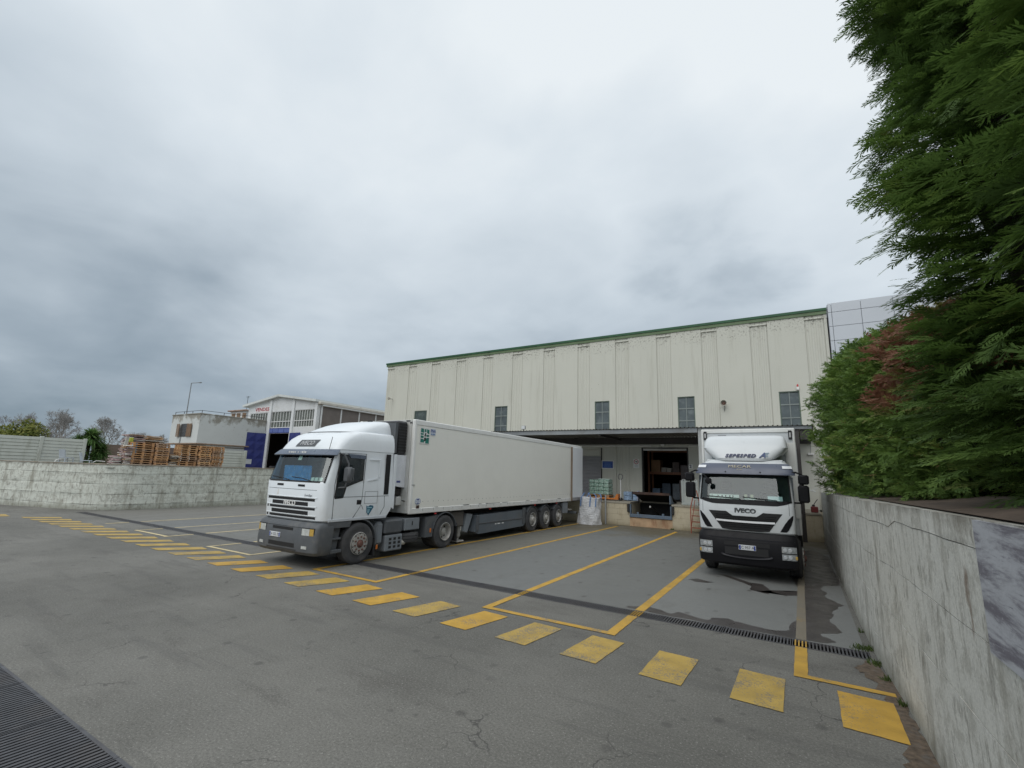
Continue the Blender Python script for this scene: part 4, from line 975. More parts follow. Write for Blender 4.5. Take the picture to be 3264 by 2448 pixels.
# wheel arch trim, mudflap
def arch(yc, zc, r0, r1, a0, a1, x0, x1, n=14):
    P = [(yc + r * math.cos(a0 + (a1 - a0) * i / n), zc + r * math.sin(a0 + (a1 - a0) * i / n)) for r in (r1,) for i in range(n + 1)] + [(yc + r0 * math.cos(a1 - (a1 - a0) * i / n), zc + r0 * math.sin(a1 - (a1 - a0) * i / n)) for i in range(n + 1)]
    m = MB(); V = []; F = []
    for t in (x0, x1):
        V += [(t, p[0], p[1]) for p in P]
    k = len(P); h2 = n + 1
    for i in range(n):
        F += [(i, i + 1, k - 2 - i, k - 1 - i), (k + i, k + k - 1 - i, k + k - 2 - i, k + i + 1), (i, k + i, k + i + 1, i + 1), (k - 1 - i, k - 2 - i, 2 * k - 2 - i, 2 * k - 1 - i)]
    return m.add(V, F)
WY = 1.34
for s in (-1, 1):
    x0, x1 = sorted((s * .92, s * 1.235))
    arch(WY, .53, .60, .64, R(-8), R(95), x0, x1).build('wheel_arch', M_PLG, tr, 40)
    MB().prism([(.32, .98), (.32, 1.13), (1.05, 1.13), (1.0, .98)], 'x', *sorted((s * 1.10, s * 1.243))).build('arch_trim', M_PLG, tr)
    MB().cb(*sorted((s * .95, s * 1.22)), 1.90, 1.95, .14, .62, .01).build('mudflap', M_BLK, tr)
    MB().cb(*sorted((s * .8, s * 1.225)), .48, .82, .36, .44, .01).build('cab_step', M_PLG, tr); MB().cb(*sorted((s * .8, s * 1.20)), .50, .80, .68, .73, .01).build('cab_step', M_PLG, tr); MB().prism([(.48, .36), (.48, .98), (.80, .98), (.74, .55), (.70, .36)], 'x', *sorted((s * .95, s * 1.13))).build('step_well', M_PLG, tr)
    wheel(tr, s * 1.25, WY, .53, .31, s, 'front')
    wheel(tr, s * 1.23, 4.98, .525, .62, s, 'rear')
    # rear mudguard
    arch(4.98, .525, .60, .63, R(12), R(168), *sorted((s * .68, s * 1.235))).build('rear_mudguard', M_PLG, tr, 40)
    MB().prism([(4.02, .42), (4.02, 1.02), (4.62, 1.08), (4.42, .80), (4.38, .42)], 'x', *sorted((s * .72, s * 1.20))).build('mudguard_front', M_PLG, tr)
    MB().cb(*sorted((s * .80, s * 1.22)), 5.62, 5.65, .16, .75, .01).build('mudflap', M_BLK, tr)
    MB().cb(*sorted((s * 1.19, s * 1.215)), 4.24, 4.31, .55, .68, .008).build('side_marker', M_ORL, tr)
    MB().cb(*sorted((s * 1.20, s * 1.225)), 2.00, 2.06, .30, .42, .008).build('side_marker', M_ORL, tr)
    MB().box(*sorted((s * .36, s * .44)), .9, 6.2, .62, .92).build('chassis_rail', M_CHASS, tr)
    # tanks and boxes between the axles
    MB().cb(*sorted((s * .50, s * 1.18)), 1.98, 2.30, .38, 1.02, .08).build('air_tank_housing', M_BOXG, tr)
    MB().cb(*sorted((s * .55, s * 1.21)), 2.30, 3.02, .66, 1.06, .05).build('battery_box', M_PLG, tr)
    bx_ = MB().cb(*sorted((s * .60, s * 1.19)), 2.36, 3.05, .18, .63, .03).build('catwalk_box', M_BOXG, tr)
    hl = MB()
    for r_ in range(3):
        for c_ in range(3): hl.box(*sorted((s * 1.188, s * 1.194)), 2.50 + c_ * .18, 2.60 + c_ * .18, .26 + r_ * .11, .33 + r_ * .11)
    hl.build('box_holes', M_SLOT, bx_)
    MB().lathe([(-.02, .05), (-.02, .085), (.20, .085), (.20, .05)], (s * 1.05, 3.05, .36), 'y', 14).build('filler', pm('cream_cap', (.5, .48, .42), .6), tr, 40)
    tb = MB().cb(*sorted((s * .52, s * 1.20)), 3.10, 3.75, .70, 1.05, .02).build('toolbox', M_BOXG, tr); MB().cb(*sorted((s * 1.20, s * 1.21)), 3.40, 3.44, .84, .96, .006).build('latch', M_SLOT, tb)
sp = MB(); sp.lathe([(-.13, .28), (-.15, .40), (-.13, .50), (-.06, .525), (-.05, .50), (-.03, .525), (.03, .525), (.05, .50), (.06, .525), (.13, .50), (.15, .40), (.13, .28)], (.72, 3.48, .48), 'z', 30, False); sp.build('spare_wheel', M_TYRE, tr, 35)
MB().box(-.9, .9, 4.85, 5.1, .42, .62).build('rear_axle', M_CHASS, tr); MB().box(-.9, .9, 1.25, 1.42, .40, .55).build('front_axle', M_CHASS, tr); MB().cb(-.75, .75, .5, 2.3, .72, 1.13, .05).build('engine_block', M_CHASS, tr)
MB().cb(-.5, .5, 4.7, 5.6, .98, 1.14, .04).build('fifth_wheel', M_CHASS, tr)
# mirrors
for s in (-1, 1):
    ar = MB().tube([(s * 1.20, .50, 2.86), (s * 1.36, .52, 2.84), (s * 1.44, .62, 2.60), (s * 1.44, .62, 2.2), (s * 1.40, .60, 2.0), (s * 1.22, .50, 1.98)], .022, 6).build('mirror_arm', M_PLG, tr, 40)
    MB().cb(*sorted((s * 1.32, s * 1.56)), .55, .72, 2.12, 2.52, .05).build('mirror', M_PLG, ar, 40)
    MB().cb(*sorted((s * 1.34, s * 1.54)), .56, .70, 2.56, 2.76, .04).build('wide_mirror', M_PLG, ar, 40) if s < 0 else None
    MB().box(*sorted((s * 1.34, s * 1.54)), .721, .724, 2.15, 2.49).build('mirror_glass', M_CHROME, ar)
MB().tube([(1.02, .30, 2.96), (1.03, .36, 3.28)], .008, 5).build('antenna', M_BLK, tr)
MB().cb(-.02, .10, 2.40, 2.52, 3.87, 3.97, .01).build('roof_bracket', M_BLK, tr)
# ------------------------------------------------------------------ refrigerated trailer
tl_ = thing('refrigerated_trailer', 'long cream refrigerated semi-trailer backed up to the dock', 'trailer', (-11.47, 10.98, 0))
HW = 1.255; L = 13.3; Z0, Z1 = 1.17, 4.06
MB().box(-HW + .012, HW - .012, .03, L, Z0 + .10, Z1 - .05).build('box_body', M_TRL, tl_)
for s in (-1, 1):
    X0 = s * HW
    def sx(a, b): return tuple(sorted((X0 + s * a, X0 + s * b)))
    MB().cb(*sx(-.06, .006), .0, L, Z1 - .17, Z1, .02).build('top_rail', M_TRLR, tl_)
    MB().cb(*sx(-.06, .006), .0, L - 1.35, Z0, Z0 + .17, .015).build('bottom_rail', M_TRLR, tl_)
    MB().cb(*sx(-.12, .008), -.01, .13, Z0, Z1 - .002, .03).build('corner_post', M_TRLR, tl_)
    rv = MB()
    for q in range(46):
        yy = .35 + q * (L - 1.9) / 45
        rv.lathe([(-.002 * s, .011), (.004 * s, .009)], (X0 - s * .010, yy, Z0 + .36), 'x', 6)
        if q % 2: rv.box(*sx(-.002, .0085), yy, yy + .008, Z0 + .07, Z0 + .15)
    rv.build('rivets', M_PLG, tl_)
    kn = MB()
    for q in range(14):
        a = random.uniform(.3, L - 2.4); kn.box(*sx(.0, .0072), a, a + random.uniform(.08, .5), Z0 + .165, Z0 + .172 + random.uniform(0, .01))
    kn.build('rail_scuffs', M_PLG, tl_)
    # rear door folded back along the side
    MB().cb(*sx(.015, .075), L - 1.32, L - .03, Z0 + .17, Z1 - .12, .015).build('folded_rear_door', truck_paint('door_white', (.74, .76, .78), damt=.2), tl_)
    MB().cb(*sx(.0, .07), L - 1.42, L - 1.325, Z0 + .02, Z1 - .12, .012).build('door_seal', pm('brown_seal', (.20, .15, .11), .7), tl_)
    MB().cb(*sx(.012, .07), L - 1.32, L - .03, Z0 + .02, Z0 + .165, .01).build('door_kick_plate', pm('dull_alloy', (.35, .34, .34), .5, .4), tl_)
    # three axles
    for q, yy in enumerate((18.82 - 10.98, 20.12 - 10.98, 21.43 - 10.98)):
        wheel(tl_, s * 1.245, yy, .525, .39, s, 'trailer', rimr=.29)
        arch(yy, .525, .56, .575, R(35), R(145), *sorted((s * .86, s * 1.25))).build('mudguard', M_PLG, tl_, 40)
    # pallet box and landing leg
    pbx = MB(); pbx.prism([(3.55, .36), (3.65, .93), (7.25, .97), (7.25, .36), (7.1, .30), (3.8, .26)], 'x', *sorted((s * .62, s * 1.19))); pb_ = pbx.build('pallet_box', pm('slate_grey_panel', (.115, .135, .155), .45, 0, .1, 2, dirt=(.15, .14, .13), damt=.35), tl_)
    rb = MB(); rb.cb(*sorted((s * 1.188, s * 1.21)), 3.75, 7.2, .60, .65, .01); rb.cb(*sorted((s * 1.188, s * 1.22)), 3.62, 3.80, .35, .93, .012); rb.cb(*sorted((s * 1.188, s * 1.22)), 7.02, 7.26, .40, 1.05, .012); rb.build('stiffener', M_PLG, pb_)
    lg = MB()
    for k_, x in enumerate((4.9, 5.08, 5.4)): lg.box(*sorted((s * 1.189, s * 1.193)), x, x + (.12, .2, .14)[k_], .52, .56)
    lg.build('worn_lettering', M_WHITE, pb_)
    ll = MB(); ll.cb(*sorted((s * .82, s * .98)), 2.85, 3.0, .22, 1.15, .02); ll.cb(*sorted((s * .74, s * 1.06)), 2.74, 3.12, .05, .11, .02); ll.cb(*sorted((s * .86, s * .94)), 2.89, 2.97, .10, .3, .01); ll.build('landing_leg', M_RIM, tl_)
    MB().prism([(2.98, .42), (3.12, 1.02), (3.5, .98), (3.2, .36)], 'x', *sorted((s * 1.0, s * 1.12))).build('leg_bracket', M_BOXG, tl_)
    MB().cb(*sorted((s * .60, s * 1.10)), 2.2, 3.0, .60, 1.12, .03).build('side_locker', pm('grimy_locker', (.10, .09, .08), .7), tl_)
    MB().box(*sorted((s * .40, s * .50)), .6, L - .1, .90, Z0).build('chassis_rail', M_CHASS, tl_)
    sbx = MB().cb(*sorted((s * .7, s * 1.21)), 11.05, 11.62, .60, 1.13, .015).build('rear_locker', M_BOXG, tl_)
    MB().cb(*sorted((s * 1.0, s * 1.22)), 11.75, 12.1, .72, .78, .02).build('underrun_stub', M_RIM, tl_)
    for yy in (1.2, 4.4, 8.0, 10.2): MB().cb(*sx(-.03, .012), yy, yy + .09, Z0 - .06, Z0 - .02, .006).build('side_marker', pm('red_lens', (.45, .03, .03), .3), tl_)
for yy in (7.84, 9.14, 10.45): MB().box(-1.0, 1.0, yy - .08, yy + .08, .44, .60).build('axle', M_CHASS, tl_)
MB().cb(-1.15, 1.15, L - .5, L - .38, .48, .62, .02).build('underrun_bar', M_GREY, tl_)
MB().box(-1.1, 1.1, 1.0, L - .4, Z0 - .02, Z0 + .098).build('floor_frame', M_CHASS, tl_)
# front wall fittings
hd = MB().cb(-HW + .13, HW - .13, -.006, .03, Z0 + .02, Z1 - .01, .008).build('front_wall', pm('front_wall_grey', (.55, .56, .54), .5, 0, .06, 2, dirt=(.3, .28, .25), damt=.5), tl_)
ru = MB().cb(-.98, .98, -.42, -.008, 2.95, 3.98, .05).build('cooling_unit', pm('unit_black', (.035, .035, .038), .5), tl_)
for q in range(10):
    z = 3.04 + q * .09; lo = MB(); lo.prism([(-.445, z), (-.418, z + .055), (-.418, z)], 'x', -.92, .92); lo.prism([(-.40, z), (-.06, z), (-.06, z + .055), (-.40, z + .055)], 'x', .979, .995); lo.build('louvre', M_SLOT, ru)
cw = MB(); cw.prism([(-.42, 2.0), (-.46, 2.3), (-.46, 2.75), (-.40, 2.93), (-.008, 2.93), (-.008, 1.95)], 'x', -1.0, 1.0); cw.build('unit_cowl', pm('cowl_white', (.74, .76, .80), .3), tl_, 40)
MB().cb(1.0, 1.004, -.36, -.2, 2.10, 2.16, .001).build('cowl_emblem', pm('cowl_blue', (.05, .07, .25), .4), tl_)
MB().cb(-.9, .9, -.36, -.008, 1.72, 1.94, .03).build('battery_tray', M_CHASS, tl_)
MB().cb(.55, .92, -.22, -.008, 1.42, 1.68, .02).build('junction_box', M_WHITE, tl_)
MB().tube([(1.05, -.01, 1.55), (1.05, -.12, 1.57), (1.12, -.14, 1.56)], .018, 6).build('hose_hook', M_BLK, tl_)
MB().cb(.9, 1.06, -.03, 0, 4.0, 4.03, .004).build('marker_lamp', M_BLK, tl_)
for s in (-1, 1): MB().cb(*sorted((s * 1.05, s * 1.16)), -.012, .0, 3.93, 3.97, .003).build('marker_lamp', M_SLOT, tl_)
# decals on the near side
XD = HW + .002
gd = MB().box(XD - .01, XD + .001, .26, .72, 3.32, 3.84).build('transport_decal', M_WHITE, tl_)
M_TEAL = pm('decal_green', (.01, .17, .13), .4, 0, .25, 6)
def dq(*pts): return MB().prism([(a, b) for a, b in pts], 'x', XD + .001, XD + .0025)
for pts in (((.29, 3.68), (.29, 3.81), (.42, 3.80), (.44, 3.67)), ((.29, 3.60), (.29, 3.66), (.43, 3.65), (.42, 3.60)), ((.29, 3.50), (.29, 3.58), (.43, 3.57), (.43, 3.50)), ((.29, 3.36), (.29, 3.48), (.42, 3.47), (.47, 3.42), (.46, 3.36)),
            ((.58, 3.68), (.57, 3.80), (.69, 3.78), (.69, 3.64)), ((.55, 3.60), (.60, 3.62), (.69, 3.62), (.69, 3.56), (.57, 3.55)), ((.57, 3.52), (.69, 3.53), (.69, 3.34), (.52, 3.34), (.52, 3.40)), ((.46, 3.70), (.46, 3.79), (.54, 3.80), (.55, 3.70))):
    dq(*pts).build('green_field', M_TEAL, gd)
for pts in (((.46, 3.56), (.50, 3.68), (.55, 3.66), (.53, 3.55)), ((.45, 3.42), (.46, 3.52), (.52, 3.53), (.55, 3.50), (.54, 3.43), (.50, 3.40))): dq(*pts).build('dark_field', pm('decal_black', (.01, .03, .02), .4), gd)
fb = MB().box(XD - .01, XD + .001, .76, 1.00, 3.62, 3.83).build('association_sticker', pm('pale_sticker', (.55, .60, .68), .5), tl_)
NV = pm('sticker_navy', (.02, .05, .22), .45)
text('lettering', 'FNA', .15, NV, fb, (XD + .002, .88, 3.755), rot=(R(90), 0, R(90)), ext=.001, off=.003, sx=.85)
tb_ = MB(); tb_.box(XD + .001, XD + .002, .78, .84, 3.635, 3.68); tb_.box(XD + .001, XD + .002, .855, .98, 3.635, 3.68); tb_.build('small_print', pm('sticker_blue_grey', (.18, .26, .42), .5), fb)
ov = MB(); n = 20; ov.prism([(.36 + .13 * math.cos(2 * math.pi * i / n), 1.545 + .10 * math.sin(2 * math.pi * i / n)) for i in range(n)], 'x', XD - .01, XD + .001); ov_ = ov.build('inspection_sticker', pm('oval_white', (.62, .66, .70), .5), tl_)
rgm = MB()
for i in range(n):
    c = lambda r, i: (.36 + .13 * r * math.cos(2 * math.pi * i / n), 1.545 + .10 * r * math.sin(2 * math.pi * i / n))
    a, b, e, f = c(.9, i), c(.98, i), c(.98, i + 1), c(.9, i + 1); rgm.quad((XD + .0018, *a), (XD + .0018, *b), (XD + .0018, *e), (XD + .0018, *f))
rgm.box(XD + .001, XD + .002, .30, .42, 1.575, 1.61); rgm.box(XD + .001, XD + .002, .27, .45, 1.54, 1.55); rgm.box(XD + .001, XD + .002, .31, .41, 1.475, 1.505); rgm.build('sticker_print', NV, ov_)
MB().cb(XD - .004, XD + .012, .30, .43, 1.335, 1.42, .004).build('id_plate', pm('brown_plate', (.06, .035, .03), .5), tl_)
MB().cb(XD - .004, XD + .008, .02, .18, 2.03, 2.045, .002).build('door_hook', M_PLG, tl_)
# ------------------------------------------------------------------ box truck
bt = thing('box_truck', 'white box truck with black bumper parked beside the hedge wall', 'truck', (-1.33, 13.98, 0))
M_CABW = M_CAB2
C2 = Shell([(1.18, 1.10, .10, .30, 5, 1.72), (1.22, 1.13, .06, .30, 5, 1.72), (1.60, 1.14, .03, .30, 5, 1.74), (1.86, 1.14, .04, .32, 5, 1.74), (1.90, 1.14, .05, .32, 5, 1.74), (1.99, 1.14, .07, .32, 5, 1.74),
            (2.66, 1.10, .30, .34, 4.6, 1.72), (2.80, 1.08, .36, .34, 4.4, 1.72), (2.96, 1.04, .46, .4, 4.2, 1.70), (3.04, .98, .56, .4, 4, 1.68)])
ib2 = [i for i, x in enumerate(XS) if abs(x) <= .9451]
C2.mesh(lambda j, i: j == 5 and ib2[0] <= i < ib2[-1]).build('cab_body', M_CABW, bt, 28)
y2 = lambda x, z, o=0: C2.pt(x / 1.14, z, o)[1]
ws2 = C2.patch(-.945, .945, 1.99, 2.66, -.004, 20, 6).build('windscreen', M_WS, bt, 60)
# black scuttle panel below the screen, curved lower edge
sc_ = MB(); n = 20; top = []; bot = []
for i in range(n + 1):
    f = -.955 + 1.91 * i / n; zb = 1.875 + .10 * (max(0, abs(f) - .62) / .335) ** 1.5
    top.append(C2.pt(f, 2.005, .008)); bot.append(C2.pt(f, zb, .008))
sc_.grid([bot, top]); sc_.build('scuttle_panel', M_PLB, bt)
g = MB()
for f0, f1, z0, z1 in ((-.955, -.93, 1.98, 2.67), (.93, .955, 1.98, 2.67), (-.955, .955, 2.62, 2.70)):
    P = C2.patch(f0, f1, z0, z1, .006, 14, 4); g.add(P.v, P.f)
g.build('gasket', M_BLK, ws2, 60)
MB().tube([C2.pt(-.02, 1.97, .03), C2.pt(-.10, 2.03, .03), C2.pt(-.78, 2.06, .02)], .011, 6).build('wiper', M_BLK, bt)
MB().tube([C2.pt(.72, 1.96, .03), C2.pt(.64, 2.02, .03), C2.pt(-.02, 2.07, .02)], .011, 6).build('wiper', M_BLK, bt)
MB().cb(-1.05, 1.05, .42, .85, 1.65, 1.94, .05).build('dashboard', M_CABIN, bt)
MB().box(-1.06, 1.06, 1.55, 1.6, 1.3, 2.9).build('cab_rear_wall', pm('cab_lining', (.22, .24, .26), .9), bt)
for x in (-.55, .55):
    s_ = MB(); s_.cb(x - .24, x + .24, 1.2, 1.34, 1.6, 2.25, .05); s_.cb(x - .13, x + .13, 1.22, 1.32, 2.27, 2.44, .04); s_.build('seat', pm('seat_fabric', (.12, .14, .17), .9), bt)
MB().tube([(.55 + .21 * math.cos(t), .86 + .10 * math.sin(t), 2.02 + .16 * math.sin(t)) for t in [2 * math.pi * i / 20 for i in range(21)]], .016, 6).build('steering_wheel', M_BLK, bt)
sg = MB().grid([[C2.pt(f, z, -.02) for f in (-.76, -.6, -.4, -.2, -.10)] for z in (2.0, 2.12)]).build('name_board', M_PAPER, bt)
for i, (f, w) in enumerate(((-.70, .03), (-.57, .05), (-.48, .05), (-.40, .04), (-.31, .05), (-.24, .04))):
    p = C2.pt(f, 2.07, -.012); MB().box(p[0], p[0] + w * .6, p[1] - .001, p[1] + .001, 2.045, 2.095).build('worn_letter', M_PRINT, sg)
MB().grid([[C2.pt(f, z, -.02) for f in (.50, .65, .80)] for z in (2.0, 2.12)]).build('paper', pm('paper_blue_white', (.62, .72, .74), .6), bt)
MB().cb(-.02, .26, .40, .46, 1.96, 2.04, .01).build('paper_box', M_PAPER, bt)
for x in (.02, .17): MB().cb(x - .04, x + .04, .44, .47, 2.04, 2.13, .01).build('dash_card', pm('yellowish_card', (.62, .60, .42), .6), bt)
# visor with lamps and lettering
P = [[C2.pt(f, z, o) for f in XS if abs(f) < .985] for z, o in ((2.66, .14), (2.70, .15), (2.90, .10), (2.955, .05))]
vz = MB(); vz.grid(P); Q = [[(p[0], p[1] + .02, p[2]) for p in r] for r in P]; vz.grid(Q); vz.grid([P[0], Q[0]]); vz.grid([P[-1], Q[-1]])
vo = vz.build('sun_visor', pm('grey_blue_visor', (.085, .10, .145), .35, 0, .08, spec=.6), bt, 40)
for s in (-1, 1):
    P = C2.patch(*sorted((s * .78, s * .96)), 2.83, 2.90, .125, 6, 2, .02); lo = P.build('visor_lamp', pm('lamp_white', (.85, .87, .9), .2), vo, 50)
    for f in (.42,): MB().lathe([(-.012, .018), (0, .018)], (s * f, C2.pt(f * s, 2.72, .155)[1], 2.72), 'y', 10).build('bolt', M_SLOT, vo)
a = C2.pt(0, 2.78, .125); b = C2.pt(0, 2.90, .10); tl2 = math.atan2(b[2] - a[2], b[1] - a[1])
M_GOLD = pm('gold_lettering', (.40, .36, .27), .4, .3)
text('visor_lettering', 'MECAR', .125, M_GOLD, bt, (-.08, C2.pt(0, 2.865, .125)[1], 2.865), rot=(tl2, 0, 0), ext=.003, sx=1.35, space=1.05)
text('visor_subline', 'di Se', .05, M_GOLD, bt, (-.08, C2.pt(0, 2.80, .14)[1], 2.79), rot=(tl2, 0, 0), ext=.002, sx=1.4)
# air deflector on the roof
def dsec(z, hw, y0, ry, n): return (z, hw, y0, ry, n, 1.68)
D2 = Shell([dsec(3.03, .68, .50, .75, 6), dsec(3.10, .78, .50, .75, 6), dsec(3.20, .90, .55, .72, 6), dsec(3.32, 1.02, .62, .68, 6), dsec(3.40, 1.07, .67, .62, 6), dsec(3.54, 1.06, .78, .50, 6), dsec(3.66, 1.03, .90, .40, 5), dsec(3.735, .99, 1.02, .32, 4), dsec(3.77, .92, 1.14, .26, 3.5)])
D2.mesh(bottom=False).build('air_deflector', M_CABW, bt, 22)
MB().cb(-.95, .95, .62, 1.66, 2.99, 3.06, .02).build('deflector_base', M_CABW, bt)
for s in (-1, 1): MB().prism([(.95, 3.02), (1.66, 3.02), (1.66, 3.4), (1.3, 3.3)], 'x', *sorted((s * .80, s * .88))).build('deflector_side', pm('deflector_inner', (.45, .5, .5), .5), bt)
a = D2.pt(0, 3.10, .0); b = D2.pt(0, 3.26, .0); t3 = math.atan2(b[2] - a[2], b[1] - a[1])
M_NAVY = pm('navy_lettering', (.02, .03, .09), .4)
text('name_lettering', 'SEPESPED', .135, M_NAVY, bt, (-.07, D2.pt(0, 3.165, .022)[1], 3.165), rot=(t3, 0, 0), ext=.006, shear=.3, off=.006, sx=1.15, space=1.2)
text('name_lettering', 'A', .21, pm('navy_blue_letter', (.02, .05, .16), .4), bt, (.475, D2.pt(.45, 3.18, .022)[1] , 3.18), rot=(t3, 0, 0), ext=.006, shear=.4, off=.006)
for k_, (w, z) in enumerate(((.10, 3.24), (.07, 3.20), (.08, 3.155))):
    yy = D2.pt(.55, z, .014)[1]; MB().prism([(.53, z - .012), (.53 + w, z - .008), (.55 + w, z + .012), (.55, z + .010)], 'y', yy - .003, yy + .003).build('swoosh', pm('swoosh_blue', (.30, .42, .52), .4), bt)
# grille
def fpoly(pts, mat, nm, off, par=bt, thick=.02, sub=6):
    """polygon hugging the cab front"""
    Q = []
    for i in range(len(pts)):
        a, b = pts[i], pts[(i + 1) % len(pts)]
        for q in range(sub): t = q / sub; Q.append((a[0] + (b[0] - a[0]) * t, a[1] + (b[1] - a[1]) * t))
    A = [(x, y2(x, z, off), z) for x, z in Q]; B = [(x, y + thick, z) for x, y, z in A]; k = len(A)
    m = MB(); m.add(A + B, [tuple(range(k))] + [(i, (i + 1) % k, k + (i + 1) % k, k + i) for i in range(k)]); return m.build(nm, mat, par)
def fgrid(edges, mat, nm, off, par=bt, nf=16):
    """strip hugging the cab front between left and right x at each height"""
    A = [[(a + (b - a) * i / nf, y2(a + (b - a) * i / nf, z, off), z) for i in range(nf + 1)] for z, a, b in edges]; m = MB(); m.grid(A)
    B = [[(p[0], p[1] + .03, p[2]) for p in r] for r in A]; m.grid([A[0], B[0]]); m.grid([A[-1], B[-1]]); m.grid([[r[0] for r in A], [r[0] for r in B]]); m.grid([[r[-1] for r in A], [r[-1] for r in B]])
    return m.build(nm, mat, par)
gr = fgrid([(1.215, -.32, .32), (1.235, -.55, .55), (1.40, -.665, .665), (1.55, -.77, .77), (1.69, -.87, .87)], M_SLOT, 'grille', .006)
fgrid([(1.585, -.28, .28), (1.61, -.32, .32), (1.66, -.39, .39), (1.71, -.46, .46)], M_CABW, 'badge_carrier', .017)
for k_, z in enumerate((1.60, 1.55, 1.50, 1.40, 1.35, 1.30)):
    w = .50 + (z - 1.24) * .62; fpoly([(-w, z - .008), (w, z - .008), (w, z + .008), (-w, z + .008)], M_PLB, 'grille_slat', .014, gr, .01)
n = 14; br = MB(); br.grid([[(-.69 + 1.38 * i / n, y2(-.69 + 1.38 * i / n, 1.45, .022), 1.455 - .012 * (1 - (2 * i / n - 1) ** 2) + dz_) for i in range(n + 1)] for dz_ in (-.024, .024)]); br.build('chrome_bar', pm('bright_bar', (.85, .86, .88), .25), bt)
text('badge', 'IVECO', .16, pm('badge_dark', (.10, .105, .11), .3, .5), bt, (.02, y2(0, 1.74, .012) , 1.715), ext=.008, off=.008, sx=1.1)
for s in (-1, 1):
    fgrid([(z, *sorted((s * a, s * b))) for z, a, b in ((1.25, .79, .93), (1.30, .82, .98), (1.44, .90, 1.05), (1.56, .985, 1.09), (1.66, 1.08, 1.105))], M_PLB, 'corner_vent', .008, nf=6)
    sm = MB(); sm.grid([[(s * 1.02 + w, y2(s * 1.02, z, .004), z) for w in (-.004, .004)] for z in (1.66, 1.75, 1.86, 1.94)]); sm.build('panel_gap', M_PLG, bt)
# bumper: two-tone black with scoop
B2 = Shell([(.34, 1.02, .06, .30, 4.5, .50), (.40, 1.15, -.02, .34, 5, .52), (.60, 1.16, -.05, .34, 5, .52), (.95, 1.165, -.04, .34, 5, .52), (1.06, 1.165, .0, .34, 5, .52), (1.16, 1.12, .07, .32, 5, .52), (1.20, 1.06, .10, .3, 5, .52)])
B2.mesh().build('bumper', M_PLB, bt, 35)
yb2 = lambda x, z, o=0: B2.pt(x / 1.16, z, o)[1]
def bp(x0, x1, z0, z1, mat, nm, off, par=bt, sk=0):
    n = 8; m = MB(); A = [[(x0 + (x1 - x0) * i / n, yb2(x0 + (x1 - x0) * i / n, (z0 + z1) / 2, off), z + sk * (i / n - .5)) for i in range(n + 1)] for z in (z0, z1)]; m.grid(A)
    B = [[(p[0], p[1] + .03, p[2]) for p in r] for r in A]; m.grid([A[0], B[0]]); m.grid([A[1], B[1]]); m.grid([[A[0][0], A[1][0]], [B[0][0], B[1][0]]]); m.grid([[A[0][-1], A[1][-1]], [B[0][-1], B[1][-1]]])
    return m.build(nm, mat, par)
M_PLB2 = pm('satin_black_plastic', (.02, .02, .024), .35, 0, .15, spec=.3)
pts = []
for i in range(13): t = math.pi * i / 12; pts.append((-.60 * math.cos(t) if True else 0, .62 - .085 * math.sin(t)))
ys_ = lambda x, z: yb2(x, z, .012)
lip = MB(); A = [(x, ys_(x, z), z) for x, z in pts]; B = [(x * .95, ys_(x, z), z + .03) for x, z in pts]; lip.grid([A, B, [(p[0], p[1] - .03, p[2] + .005) for p in A], A]); lip.build('scoop_lip', M_PLB2, bt, 40)
bp(-.52, .54, .84, .94, M_SLOT, 'bumper_recess', .004); bp(-.50, .50, .62, .80, M_SLOT, 'bumper_recess', .004)
bp(-1.1, 1.1, 1.0, 1.03, M_PLB2, 'bumper_strip', .010)
plate(bt, .03, .81, yb2(.03, .81, .012), 'CC 957 AL', .40, .125)
